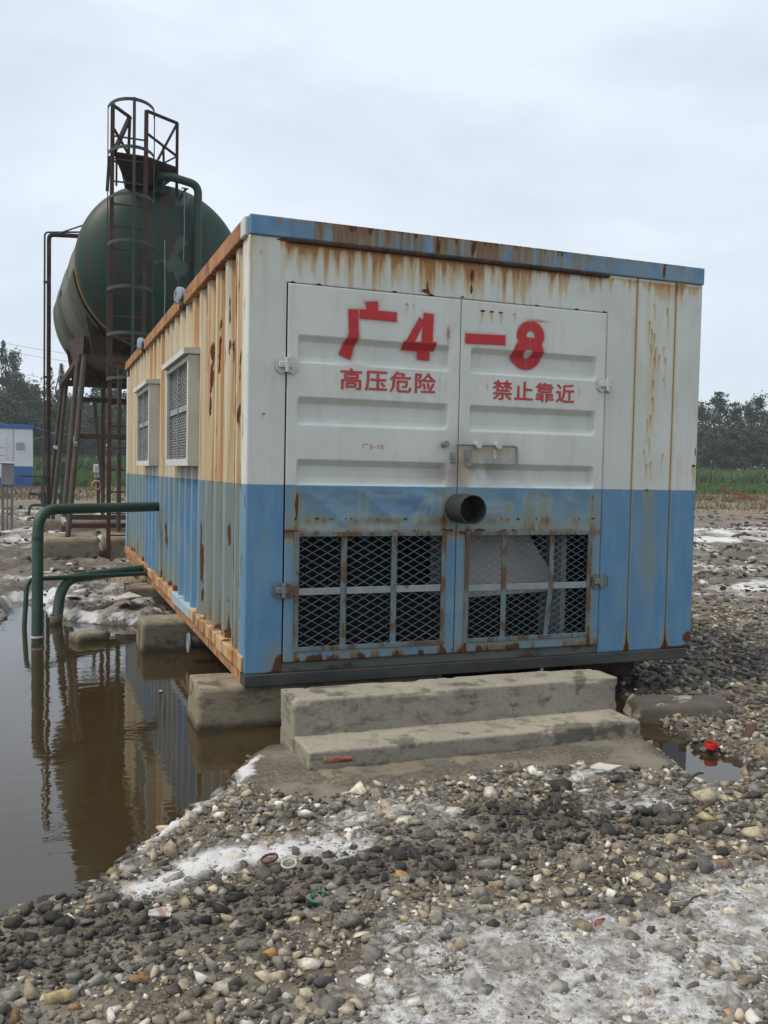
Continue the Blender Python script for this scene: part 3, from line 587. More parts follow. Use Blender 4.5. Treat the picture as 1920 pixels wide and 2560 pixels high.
def lines(a, b, st, extra=()):
    v = np.r_[np.linspace(a, b, max(2, int(round((b-a)/st))+1)), [e for e in extra if a < e < b]]; v = np.unique(np.round(v, 4))
    keep = [v[0]]
    for q in v[1:]:
        if q-keep[-1] > .0015 or any(abs(q-e) < 1e-4 for e in extra): keep.append(q)
    return np.array(keep)
GAP = .006
front_sheet('front_panel', lines(0, 2.670, .011, (DX0-GAP, DX1+GAP)), lines(ZS, ZH, .011, (DZ0-GAP, DZ1+GAP)), lambda x, z: ~((x > DX0-GAP) & (x < DX1+GAP) & (z < DZ1+GAP)))
front_sheet('front_panel', lines(2.679, 2.992, .011), lines(ZS, ZH, .011), lambda x, z: x > 0)
front_sheet('front_panel', lines(3.002, CW, .011), lines(ZS, ZH, .011), lambda x, z: x > 0)
mb = MB(); mb.box((2.64, .029, ZS), (3.03, .05, ZH)); mb.build('seam_backing', M['dark'], box)
# header, gutter, sill, base beam
def wear_hdr(x, z):
    st = 0*x; ru = .15*fbm(x*8, z*8, 3, 6)
    for _ in range(170):
        a0 = rh.uniform(.15, 3.1); st += drip(x, z, a0, 3.0, rh.uniform(.05, .16), rh.uniform(.006, .02), rh.uniform(.3, .9)*(1.0 if a0 < 1.9 else .45))
    st = .5*st + .95*sstep(.18, .5, x)*(1-.8*sstep(1.5, 2.5, x))*sstep(.28, .66, fbm(x*44, z*1.2, 4, 307)); ru += .62*sstep(.50, .70, fbm(x*55, z*2.5, 3, 12))*sstep(.3, .6, x)*(1-sstep(1.9, 2.9, x))*sstep(2.90, 3.0, z) + .55*sstep(2.988, 2.999, z)*sstep(.2, .4, x)
    for a0 in (1.18, 1.42, 2.88): ru += .9*spot(x, z, a0, 2.94, .014, .06)
    return np.c_[np.clip(st, 0, 1.2), np.clip(ru, 0, 1.2), .5*sstep(.45, .6, fbm(x*6, z*6, 3, 15)), np.ones_like(x)]
rh = np.random.default_rng(9)
front_sheet('header_rail', lines(0, CW+.004, .01), lines(ZH+.003, ZT, .008), lambda x, z: x > -1, y=-.012, thick=.05, wear=wear_hdr)
mb = MB(); mb.box((.219, -.032, 2.862), (2.434, -.001, 2.882), .004); mb.build('rain_gutter', M['rust_dark'], box)
mb = MB(); mb.box((DX0-.004, .012, ZS), (DX1+.004, .045, DZ0-.006)); mb.build('door_sill', M['sill'], box)
mb = MB(); mb.box((.0, -.010, Z0), (CW-.03, .12, ZS-.003), .006); mb.build('base_beam', M['beam'], box)

# --- doors
RIBS = [(2.335, 2.298, 2.210, 2.168), (1.969, 1.933, 1.843, 1.806), (1.598, 1.562, 1.492, 1.447)]
def door_fn(x0, x1, dents):
    def f(x, z):
        d = 0*x; inx = sstep(x0, x0+.012, x)*(1-sstep(x1-.035, x1, x))
        for a, b, c, e in RIBS:
            d += .045*np.clip(np.minimum((a-z)/(a-b), (z-e)/(c-e)), 0, 1)*np.clip(np.minimum((x-x0)/.012, (x1-x)/.035), 0, 1)
        zone = sstep(1.16, 1.22, z)*(1-sstep(1.38, 1.44, z))*inx
        d += zone*dents*(.030*(fbm(x*4.5, z*7, 3, 33)-.5) + .010*np.abs(np.sin(x*9+z*11)))
        return d
    return f
def big_sdf(x, z):
    """distance to the stencilled 广4-8 strokes (negative inside)"""
    def seg(ax, az, bx, bz, w0, w1=None):
        w1 = w0 if w1 is None else w1; ex, ez = bx-ax, bz-az; t = np.clip(((x-ax)*ex+(z-az)*ez)/(ex*ex+ez*ez), 0, 1)
        L = math.hypot(ex, ez); px, pz = x-ax-ex*t, z-az-ez*t; s = ((x-ax)*ex+(z-az)*ez)/L
        perp = np.abs((x-ax)*ez-(z-az)*ex)/L - (w0*(1-t)+w1*t); return np.maximum(perp, np.maximum(-s, s-L))
    d = np.full(x.shape, 9.0)
    S_ = [(.633,2.500,.640,2.345,.024),(.640,2.350,.598,2.232,.026,.030),(.680,2.484,.908,2.482,.021),(.750,2.555,.757,2.505,.032,.028),
          (1.080,2.476,1.003,2.330,.014,.019),(.972,2.316,1.086,2.316,.018),(1.1,2.322,1.176,2.322,.019),(1.127,2.514,1.115,2.245,.027,.033),(1.390,2.386,1.659,2.394,.024)]
    for q in S_: d = np.minimum(d, seg(*q))
    up = np.abs(np.hypot((x-1.85)/1.0, (z-2.437)/.92)-.066)-.027; lo = np.abs(np.hypot((x-1.842)/1.08, (z-2.322)/1.0)-.066)-.029
    e8 = np.minimum(up, lo); e8 = np.maximum(e8, .010-np.abs(x-1.848)); return np.minimum(d, e8)
def wear_door(x, z):
    st = 0*x; ru = 0*x; dt = 0*x
    for a0, am in ((1.50, 1), (1.565, .9), (1.63, 1), (1.73, .6), (.98, .5), (1.03, .4), (.70, .3), (.74, .3), (.8, .3)):
        st += am*drip(x, z, a0, 2.565, .10, .012); ru += am*1.1*spot(x, z, a0, 2.568, .019, .008)
    for xx in (.32, 1.31, 1.375, 1.39): 
        for zz in (2.55, 2.4, 2.3, 2.1, 1.9, 1.75): ru += .62*spot(x, z, xx+.008*math.sin(zz*31), zz+.03*math.sin(xx*91+zz*17), .004, .007)
    # grime around the bolt
    dt += .85*sstep(.35, .6, fbm(x*7, z*5, 4, 19))*spot(x, z, 1.55, 1.60, .20, .13) + .8*spot(x, z, 1.36, 1.55, .07, .18) + .5*spot(x, z, 1.2, 1.53, .14, .06)
    st += .5*spot(x, z, 1.40, 1.58, .09, .16)*fbm(x*20, z*3, 3, 2) + .35*spot(x, z, 1.6, 1.68, .16, .03); ru += .5*spot(x, z, 1.345, 1.6, .006, .14)*sstep(.4, .6, fbm(x*9, z*14, 3, 71))
    # top edge of the blue part and the row of rust above the grilles
    low = 1-sstep(1.40, 1.447, z); e = np.exp(-((z-1.165-.008*np.sin(x*30))/.013)**2)
    ru += e*(.12+.66*sstep(.42, .62, fbm(x*26, z*12, 4, 27))); st += .5*np.exp(-((z-1.15)/.03)**2); e2 = np.exp(-((z-1.245)/.012)**2); ru += e2*.85*sstep(.54, .68, fbm(x*30+5, z*14, 4, 29))*low; st += .5*np.exp(-((z-1.235)/.03)**2)*sstep(.5, .65, fbm(x*13+5, z*2, 3, 29))*low
    st += low*(.55*sstep(1.08, 1.16, z)*(1-sstep(1.17, 1.30, z))*fbm(x*12, z*2, 3, 35) + .35*fbm(x*4, z*1.5, 4, 37)) 
    bot = (1-sstep(.40, .475, z)); st += bot*.75*sstep(.40, .6, fbm(x*16, z*3, 3, 43)); ru += bot*.62*sstep(.55, .68, fbm(x*15, z*5, 3, 47))
    for a0 in (.305, 1.262, 1.43, 2.36): ru += .5*np.exp(-((x-a0)/.010)**2)*low*sstep(.45, .6, fbm(x*4, z*9, 3, 53)); st += .5*np.exp(-((x-a0)/.02)**2)*low
    dt += low*(.42*sstep(.45, .66, fbm(x*4, z*5, 4, 57)) + .06)
    g = big_sdf(x-.085, z+1.075); dt += .95*np.clip(1-np.abs(g)/.020, 0, 1)*low; st += .3*(g < 0)*low*(x > 1.7)
    ru += .9*spot(x, z, 1.31, 1.30, .03, .06)*low + .5*spot(x, z, .30, 1.33, .02, .06)
    return np.c_[np.clip(st, 0, 1.2), np.clip(ru, 0, 1.2), np.clip(dt, 0, 1), np.ones_like(x)]
def glyph_mesh(name, text, x0, x1, z0, z1, parent, y, bold=.0034):
    cu = bpy.data.curves.new('stencil', 'FONT'); cu.body = text; cu.size = 1; cu.resolution_u = 4; cu.space_character = 1.12
    to = bpy.data.objects.new('stencil', cu); COL.objects.link(to); bpy.context.view_layer.update()
    dg = bpy.context.evaluated_depsgraph_get(); me = bpy.data.meshes.new_from_object(to.evaluated_get(dg)); bpy.data.objects.remove(to)
    V = verts(me)
    if len(V) == 0: return None
    a, b = V.min(0), V.max(0); W_ = np.c_[x0+(V[:, 0]-a[0])/(b[0]-a[0])*(x1-x0), np.full(len(V), y), z0+(V[:, 1]-a[1])/(b[1]-a[1])*(z1-z0)]
    F_ = [tuple(p_.vertices) for p_ in me.polygons]; mb = MB()
    for i, (dx, dz) in enumerate(((0, 0), (1, 0), (-1, 0), (0, .8), (0, -.8), (.7, .6), (-.7, -.6))[:7 if bold else 1]): mb.add(W_+np.array([dx*bold, -.00012*i, dz*bold]), F_)
    me = mb.mesh(name)
    return link(name, me, M['red_spray'], parent)
def spray(name, x0, x1, z0, z1, afn, dfn, parent, y=-.0035, st=.005):
    xs_, zs_ = np.arange(x0, x1, st), np.arange(z0, z1, st); X, Z = np.meshgrid(xs_, zs_, indexing='ij'); x, z = X.ravel(), Z.ravel(); a = np.clip(afn(x, z), 0, 1)
    A = a.reshape(X.shape); mx = np.maximum.reduce([A[:-1, :-1], A[1:, :-1], A[:-1, 1:], A[1:, 1:]]); F = grid_faces(len(xs_), len(zs_), mx > .03)
    V = np.c_[x, y+dfn(x, z), z]; V, F, u_ = clean(V, F); me = np_mesh(name, V, F, {'alpha': np.c_[a[u_]]*np.ones((1, 4))}); return link(name, me, M['spray'], parent, True)
def soft(d, e=.014): return np.maximum(1-sstep(-e*.5, e*1.4, d), .27*(1-sstep(0, .05, d))*(.4+1.0*DUST))
def expanded_mesh(x0, x1, z0, z1, y, dw, dh, w=.0042, axis_y=False):
    mb = MB(); nu = int(round((x1-x0)/dw)); nv = int(round((z1-z0)/dh)); dw = (x1-x0)/nu; dh = (z1-z0)/nv
    for i in range(nu*2):
        for j in range(nv*2):
            a = (x0+i*dw/2, z0+j*dh/2); b = (x0+(i+1)*dw/2, z0+(j+1)*dh/2)
            if (i+j) % 2: a, b = (a[0], b[1]), (b[0], a[1])
            p0, p1 = ((a[0], y, a[1]), (b[0], y, b[1])) if not axis_y else ((y, a[0], a[1]), (y, b[0], b[1]))
            mb.bar(p0, p1, w, w)
    return mb
def make_door(x0, x1, px0, px1, gx0, gx1, vbars, label, dents, hinge_x, side, bent):
    df = door_fn(px0, px1, dents)
    gz0, gz1 = .472, 1.143; mat_x = (px0, px0+.012, px1-.035, px1, gx0, gx1); ex = [q for r in RIBS for q in r]+[gz0, gz1]
    X = lines(x0+.003, x1-.003, .010, mat_x); Z = lines(DZ0, DZ1, .010, ex)
    d = front_sheet('door', X, Z, lambda x, z: ~((x > gx0) & (x < gx1) & (z > gz0) & (z < gz1)), y=-.006, thick=.012, dfn=df, wear=wear_door); d['label'] = label
    # raised rim of the leaf
    def bars(lst, nm, mt, w=None):
        for lo, hi in lst: mb = MB(); mb.box(lo, hi, .002); mb.build(nm, mt, d)
    f = .024
    bars([((gx0-f, -.018, gz0-f), (gx0+.004, -.004, gz1+f)), ((gx1-.004, -.018, gz0-f), (gx1+f, -.004, gz1+f)), ((gx0+.005, -.017, gz1-.004), (gx1-.005, -.004, gz1+f)), ((gx0+.005, -.017, gz0-f), (gx1-.005, -.004, gz0+.004))], 'grille_frame', M['grille'])
    mb = expanded_mesh(gx0-.002, gx1+.002, gz0, gz1, .012, .080 if bent else .0945, .044 if bent else .0515, .0030 if bent else .0036); mb.build('mesh_screen', M['mesh_blue'], d)
    for i, bx in enumerate(vbars):
        mb = MB()
        if bent and i == 1:
            pts = [(bx, -.004, gz1), (bx+.002, -.004, .92), (bx, -.004, .80), (bx-.016, -.006, .66), (bx-.032, -.004, gz0)]
            for a, b in zip(pts[:-1], pts[1:]): mb.bar(a, b, .032, .006, (0, 1, 0))
        else: mb.box((bx-.018, -.010, gz0+.003), (bx+.018, -.002, gz1-.003))
        mb.build('grille_bar', M['grille'], d)
    es = [gx0+.005]+[q for b in vbars for q in (b-.0185, b+.0185)]+[gx1-.005]; zc = .808 if not bent else .80
    for k in range(0, len(es), 2):
        mb = MB(); mb.box((es[k], -.008, zc-.021), (es[k+1], -.001, zc+.021), .002); mb.build('grille_bar', M['bar_grey'], d)
    for hz, mt in ((2.150, M['whitepaint']), (.822, M['grille'])):
        h = MB(); s = side
        oct_ = [(hinge_x+s*q[0], q[1]+hz) for q in ((.006,.04),(.035,.052),(.066,.028),(.066,-.028),(.035,-.052),(.006,-.04))]
        for yb, yf, pts in ((-.004, -.013, oct_), (-.010, -.020, [(2*hinge_x-a, b) for a, b in oct_])):
            nn = len(pts); h.add([(a, yf, b) for a, b in pts]+[(a, yb, b) for a, b in pts], [tuple(range(nn)), tuple(range(nn, 2*nn))[::-1]]+[(i, (i+1) % nn, nn+(i+1) % nn, nn+i) for i in range(nn)])
        o = h.build('hinge', mt, d)
        k = MB(); k.tube([(hinge_x+s*.004, -.030, hz-.042), (hinge_x+s*.004, -.030, hz+.042)], .013, 10); k.box((hinge_x-.052, -.036, hz-.018), (hinge_x+.03, -.018, hz+.018), .004); k.build('hinge_pin', mt, o)
    return d, df
doorL, dfL = make_door(DX0, DXM, .297, 1.277, .316, 1.256, (.602, .930), 'left door leaf with wide mesh grille', 1.0, DX0, -1, False)
doorR, dfR = make_door(DXM, DX1, 1.425, 2.366, 1.440, 2.338, (1.70, 2.055), 'right door leaf with bent grille bar and door bolt', .35, DX1, 1, True)
def ghostL(x, z):
    global DUST; DUST = fbm(x*9, z*9, 3, 401)
    a = .40*spot(x, z, 1.264, 2.415, .016, .05) + .25*spot(x, z, 1.262, 2.33, .012, .06) + .35*spot(x, z, .66, 2.175, .12, .006) + .25*spot(x, z, 1.02, 2.165, .12, .006)
    return np.maximum(soft(big_sdf(x, z)), a) + .16*(spot(x, z, .62, 2.24, .05, .03)+spot(x, z, 1.08, 2.27, .09, .03)+spot(x, z, .54, 2.08, .02, .06)+spot(x, z, 1.205, 2.09, .012, .05))
def ghostR(x, z):
    global DUST; DUST = fbm(x*9, z*9, 3, 403)
    return np.maximum(soft(big_sdf(x, z)), .42*spot(x, z, 1.90, 2.535, .10, .012)) + .28*(spot(x, z, 1.545, 2.09, .012, .04)+spot(x, z, 2.23, 2.09, .012, .035)+spot(x, z, 2.02, 2.40, .012, .12)*.5+spot(x, z, 1.74, 2.29, .03, .03))
spray('lettering', .50, 1.30, 2.02, 2.60, ghostL, lambda x, z: -.006+dfL(x, z), doorL)
spray('lettering', 1.375, 2.30, 2.02, 2.60, ghostR, lambda x, z: -.006+dfR(x, z), doorR)
glyph_mesh('lettering', '高压危险', .562, 1.182, 2.026, 2.152, doorL, -.0085)
glyph_mesh('lettering', '禁止靠近', 1.588, 2.190, 2.014, 2.136, doorR, -.0085)
glyph_mesh('lettering', '广2-10', .705, .843, 1.672, 1.706, doorL, -.0085, .0)
# bolt on the right leaf, boss and hasp on the left
bolt = MB(); bolt.tube(fillet([(1.326, -.035, 1.717), (1.756, -.035, 1.717), (1.757, -.035, 1.595)], .03), .0095, 10); bo = bolt.build('door_bolt', M['galv'], doorR, True)
for bx in (1.475, 1.618): mb = MB(); mb.tube([(bx, -.003, 1.717), (bx, -.055, 1.717)], .022, 12); mb.build('bolt_boss', M['whitepaint'], bo, True)
mb = MB(); mb.box((1.398, -.026, 1.58), (1.440, -.008, 1.685), .003); mb.box((1.412, -.030, 1.615), (1.424, -.0265, 1.655)); mb.build('keeper_plate', M['galv'], bo)
for hx in (1.60, 1.722): mb = MB(); mb.box((hx, -.014, 1.63), (hx+.02, -.009, 1.70)); mb.build('bolt_strap', M['whitepaint'], bo)
mb = MB(); mb.tube([(1.251, -.003, 1.717), (1.251, -.05, 1.717)], .021, 12); mb.tube([(1.251, -.05, 1.717), (1.251, -.058, 1.717)], .012, 10); mb.build('bolt_boss', M['galv'], doorL, True)
mb = MB(); mb.box((1.300, -.020, 1.60), (1.333, -.008, 1.665), .003); mb.tube([(1.316, -.008, 1.632), (1.316, -.03, 1.632)], .009, 8); mb.build('hasp', M['galv'], doorL)
# exhaust stub between the leaves
ex = MB(); ex.revolve([(.091, -.02), (.091, .215), (.0855, .215), (.0845, .02), (.0, .018)], (1.357, -.012, 1.314), (0, -1, 0), 40); ex.build('exhaust_pipe', worn('sooty_pipe', (.030, .036, .033), (.050, .055, .050), 8, .7, (.055, .03, .02), (.50, .62), 9), box, True)
mb = MB(); mb.revolve([(.094, -.006), (.096, .0), (.094, .006)], (1.357, -.100, 1.314), (0, -1, 0), 40); mb.build('pipe_seam', M['green_dim'], box)

# --- corrugated side walls
PITCH_R = .345
def corr_x(y, depth=.05):
    t = ((y-.64)/PITCH_R) % 1.0; r = .13
    up = np.clip(np.minimum(t/r, (.52-t)/r), 0, 1); return .058-depth*up      # x of the skin: small x = rib standing out
WIN = [(1.78, 3.08), (4.46, 5.76)]; WZ0, WZ1 = 1.55, 2.40
def wear_side(y, z):
    t = ((y-.64)/PITCH_R) % 1.0; rib = np.floor((y-.64)/PITCH_R)
    hr = _hash(rib, rib*0+3, 5); hs = _hash(rib, rib*0+9, 6)
    str_ = fbm(y*60, z*.4, 4, 101); str2 = fbm(y*11, z*.35, 3, 103)
    st = .80*sstep(.30, .68, str_) + .42*sstep(.36, .66, str2) + .28*hr - .12*hs + .35*sstep(2.3, 2.86, z)*sstep(.4, .6, str_)
    up = sstep(ZB-.02, ZB+.02, z)
    under = 0*y
    for a, b in WIN: under = np.maximum(under, sstep(a-.01, a+.03, y)*(1-sstep(b-.30, b-.08, y))*(1-sstep(WZ0-.0, WZ0+.03, z)))
    st = st*(1-.93*under); st *= np.where(up > .5, .95, .50)
    edge = np.exp(-((t-.02)/.05)**2)+np.exp(-((t-.52)/.05)**2); st += .22*edge*(1-under)
    st += .30*(1-sstep(.42, .75, z))*(1-under)
    ru = .85*sstep(.64, .74, fbm(y*48, z*2.2, 4, 111))*sstep(.45, .75, fbm(y*2.3, z*.8, 3, 113))*(1-under)
    for a0, z0, ln in ((.395, 2.84, 2.6), (1.02, 2.6, .5), (1.05, 1.9, .4), (1.36, 2.45, .7), (1.40, 1.35, .9), (3.27, 2.5, .6), (3.6, 2.75, .8), (6.3, 2.7, .6), (.66, 1.3, 1.2), (1.70, .95, .6), (6.8, 2.7, .5), (2.55, 2.8, .28)):
        wv = .0035+.010*fbm(z*9+a0*9, z*0+a0, 3, 7)**1.4*(2.2 if a0 < .5 else 1.0); ru += (1.15 if a0 < .5 else .95*sstep(.3, .55, fbm(z*6+a0*5, z*0, 3, 17)))*np.exp(-((y-a0-.02*(fbm(z*3, z*0+a0, 2, 8)-.5))/wv)**2)*sstep(z0-ln-.1, z0-ln, z)*(1-sstep(z0-.02, z0+.02, z))
    ru += .8*(1-sstep(.445, .50, z))*sstep(.45, .6, fbm(y*14, z*5, 3, 121))*(1-under)
    dt = .35*sstep(.5, .7, fbm(y*6, z*2, 3, 131))*(1-under)
    return np.c_[np.clip(st, 0, 1.15), np.clip(ru, 0, 1.2), dt, np.ones_like(y)]
def side_wall(name, y0, y1, z0, z1, mirror=False, step=.0115):
    kx = []; k = math.floor((y0-.64)/PITCH_R)-1
    while .64+k*PITCH_R < y1+PITCH_R:
        kx += [.64+(k+q)*PITCH_R for q in (0, .13, .39, .52)]; k += 1
    Y = lines(y0, y1, step, kx); Z = np.linspace(z0, z1, 74 if not mirror else 3); YY, ZZ = np.meshgrid(Y, Z, indexing='ij'); y, z = YY.ravel(), ZZ.ravel(); x = corr_x(y)
    V = np.c_[CW-x if mirror else x, y, z]; F = grid_faces(len(Y), len(Z)); F = F if mirror else F[:, ::-1]
    k = np.ones(len(F), bool)
    if not mirror:
        yc, zc = V[F].mean(1)[:, 1], V[F].mean(1)[:, 2]
        for a, b in WIN: k &= ~((yc > a+.03) & (yc < b-.03) & (zc > WZ0+.03) & (zc < WZ1-.03))
    V, F, u_ = clean(V, F[k]); me = np_mesh(name, V, F, {'wear': wear_side(V[:, 1], V[:, 2])}); o = link(name, me, M['paint'] if mirror else M['paint_side'], box); return o
M['paint_side'] = paint_mat('side_paint', (.56, .56, .50), (.085, .195, .34), (.55, .455, .26))
side_wall('side_wall', .19, 7.86, .40, 2.885); o = side_wall('side_wall', .19, 7.86, .33, 2.9, True, .06); o['label'] = 'far side wall of the container'
def wear_post(y, z):
    st = .25*sstep(.45, .7, fbm(y*40, z*.6, 3, 141)) + .75*sstep(.13, .2, y)*(.5+fbm(y*30, z*.8, 3, 143)*.8); ru = .8*sstep(.68, .74, fbm(y*40, z*6, 3, 145)) + .9*(1-sstep(.33, .40, z))*sstep(.5, .62, fbm(y*20, z*12, 2, 147)) + .5*np.exp(-((y-.05)/.01)**2)*sstep(.6, .7, fbm(y*3, z*9, 2, 149))
    return np.c_[st, ru, 0*y, np.ones_like(y)]
for yy0, yy1, nm in ((.0285, .188, 'front'), (7.862, 7.985, 'back')):
    Y = np.linspace(yy0, yy1, 22); Z = np.linspace(ZS, ZH, 150); YY, ZZ = np.meshgrid(Y, Z, indexing='ij'); y, z = YY.ravel(), ZZ.ravel()
    me = np_mesh('corner_post', np.c_[0*y+.0005, y, z], grid_faces(22, 150)[:, ::-1], {'wear': wear_post(y if nm == 'front' else y*0+.1, z)}); o = link('corner_post', me, M['paint'], box)
    md = o.modifiers.new('thickness', 'SOLIDIFY'); md.thickness = .07; md.offset = -1
mb = MB(); mb.box((.0, 7.99, ZS), (CW, 8.03, 2.94)); mb.build('back_wall', M['farwhite'], box)
# roof and rails: the left rail is interrupted at the two roof lamps
mb = MB(); mb.box((.05, .045, 2.935), (CW-.02, 7.99, 2.985)); mb.build('roof', M['rust_dark'], box)
for a, b, mt in ((.0, .16, M['bluetrim_end'] if 'bluetrim_end' in M else M['creampaint']), (.162, 2.45, M['rust']), (2.70, 4.1, M['rust']), (4.104, 5.55, M['rust']), (5.83, 8.02, M['rust'])):
    mb = MB(); mb.box((-.022, a+(.04 if a == 0 else 0), 2.888), (.04, b, 3.0), .006); mb.build('roof_rail', mt, box)
for a, b in ((2.452, 2.698), (5.552, 5.828)): mb = MB(); mb.box((-.004, a, 2.89), (.03, b, 2.95)); mb.build('rail_filler', M['rust_dark'], box)
mb = MB(); mb.box((CW-.03, .04, 2.888), (CW+.02, 8.02, 3.0)); mb.build('roof_rail', M['rust'], box)
M['rail_low'] = worn('cream_rusty_ledge', (.50, .36, .19), (.36, .19, .085), 4.5, .85, (.17, .075, .035), (.50, .62), 6, .4, (1, 1, .35))
M['rail_pale'] = worn('pale_blue_ledge', (.27, .38, .44), (.31, .41, .46), 6, .7)
ys_l = [.03, .30, .62, .80, 1.0, 1.42, 1.80, 2.02, 2.62, 3.0, 3.35, 3.9, 4.35, 4.75, 5.2, 5.75, 6.4, 7.1, 7.98]
for i, (a, b) in enumerate(zip(ys_l[:-1], ys_l[1:])):
    mt = M['rail_pale'] if 2.0 < a < 2.9 else (M['rail_low'] if a < 4.3 or 4.7 < a < 5.1 else M['rust'])
    mb = MB(); mb.box((-.014-.004*(i % 3), a, .335), (.052, b-.004, .425-.008*(i % 2)), .004); mb.build('ledge_plate', mt, box)
mb = MB(); mb.box((.004, .125, Z0), (.09, 7.98, .333), .004); mb.build('base_rail', M['rust'], box)
mb = MB(); mb.box((CW-.12, .125, Z0), (CW-.03, 7.98, .333)); mb.box((CW-.10, .19, .333), (CW-.02, 7.9, .36)); mb.build('base_rail', M['rust_dark'], box)
mb = MB(); mb.box((.06, .12, .30), (CW-.06, 7.98, .345)); mb.build('floor_plate', M['rust_dark'], box)
# inside, seen through the grilles
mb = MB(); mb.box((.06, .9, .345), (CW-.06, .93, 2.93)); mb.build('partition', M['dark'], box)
mb = MB(); mb.add([(1.42, .22, .70), (2.24, .30, .72), (2.24, .30, .86), (1.86, .26, 1.35), (1.42, .22, 1.40), (1.42, .55, .70), (2.24, .6, .72), (2.24, .6, .86), (1.86, .58, 1.35), (1.42, .55, 1.40)],
                 [(0,1,2,3,4), (9,8,7,6,5), (0,5,6,1), (1,6,7,2), (2,7,8,3), (3,8,9,4), (4,9,5,0)]); mb.build('air_duct', M['duct'], box)
mb = MB(); mb.box((2.26, .20, .40), (2.30, .5, 1.4)); mb.build('inner_post', M['bar_grey'], box)

# --- windows
def make_window(y0, y1, label, pale):
    xo = -.078; w = MB(); f = .055
    fr = empty('window', (0, y0, WZ0)); fr.parent = box; fr.location = Vector((0, y0, WZ0)) - box.location; fr['label'] = label
    for lo, hi in (((xo, y0, WZ0), (.05, y0+f, WZ1)), ((xo, y1-f, WZ0), (.05, y1, WZ1)), ((xo, y0+f+.001, WZ0), (.05, y1-f-.001, WZ0+f)), ((xo, y0+f+.001, WZ1-f*.8), (.05, y1-f-.001, WZ1))):
        mb = MB(); mb.box(lo, hi, .003); mb.build('frame', M['creampaint'], fr)
    mb = MB(); mb.add([(xo-.005, y0-.02, WZ1+.004), (xo-.038, y0-.02, WZ1+.0), (xo-.038, y0-.02, WZ1+.045), (.045, y0-.02, WZ1+.06), (.045, y0-.02, WZ1+.004),
                      (xo-.005, y1+.02, WZ1+.004), (xo-.038, y1+.02, WZ1+.0), (xo-.038, y1+.02, WZ1+.045), (.045, y1+.02, WZ1+.06), (.045, y1+.02, WZ1+.004)],
                     [(0,1,2,3,4), (9,8,7,6,5), (0,5,6,1), (1,6,7,2), (2,7,8,3), (3,8,9,4), (4,9,5,0)]); mb.build('canopy', M['whitepaint'], fr)
    a, b, c, d = y0+f, y1-f, WZ0+f, WZ1-f*.8
    g = MB(); g.box((.012, a, c), (.018, b, d)); g.build('pane', M['glass_dim'], fr)
    mb = expanded_mesh(a, b, c, d, xo+.035, .10, .045, .009, True); mb.build('mesh_screen', M['galv'], fr)
    mb = MB(); mb.box((xo+.018, a, 1.985), (xo+.026, b, 2.03)); mb.build('window_bar', M['galv'], fr)
    for yy, tilt in ((a+.05, .03), (a+.60, -.02), (b-.08, .02)):
        mb = MB(); mb.bar((xo+.014, yy, c), (xo+.014, yy+tilt, d), .022, .006, (1, 0, 0)); mb.build('window_bar', M['galv'], fr)
    k = 13
    for i in range(k):                                        # louvre slats behind the mesh
        zz = c+(i+.5)*(d-c)/k; mb = MB(); mb.bar((.004, a+.004, zz), (.004, b-.004, zz), .004, (d-c)/k*.62, (.45, 0, 1)); mb.build('louvre_slat', M['slat'] if not pale else M['farwhite'], fr)
    return fr
n = NT('dusty_window_glass'); n.fin((.055, .065, .062), .12, 0, .5); M['glass_dim'] = n.m
M['slat'] = worn('grey_louvre_slat', (.36, .38, .36), (.28, .30, .29), 7, .6)
make_window(*WIN[0], 'window nearer the doors, behind wire mesh and leaning bars', False)
make_window(*WIN[1], 'window nearer the tank with pale louvre slats', True)
# --- round roof lamps standing on the rail
for ly in (2.555, 5.752):
    l = MB(); l.revolve([(.0, -.004), (.066, -.004), (.072, .0), (.072, .035), (.05, .06), (.03, .10), (.0, .11)], (-.055, ly, 2.978), (1, .35, -.02), 26); lo = l.build('roof_lamp', worn('blue_grey_lamp_paint', (.22, .27, .34), (.27, .30, .33), 8, .6, (.09, .05, .035), (.5, .58), 14), box, True)
    mb = MB(); mb.box((.0, ly-.03, 2.90), (.05, ly+.03, 2.93)); mb.tube([(.03, ly, 2.92), (.03, ly, 2.98)], .015, 8); mb.build('lamp_bracket', M['rust_dark'], lo)
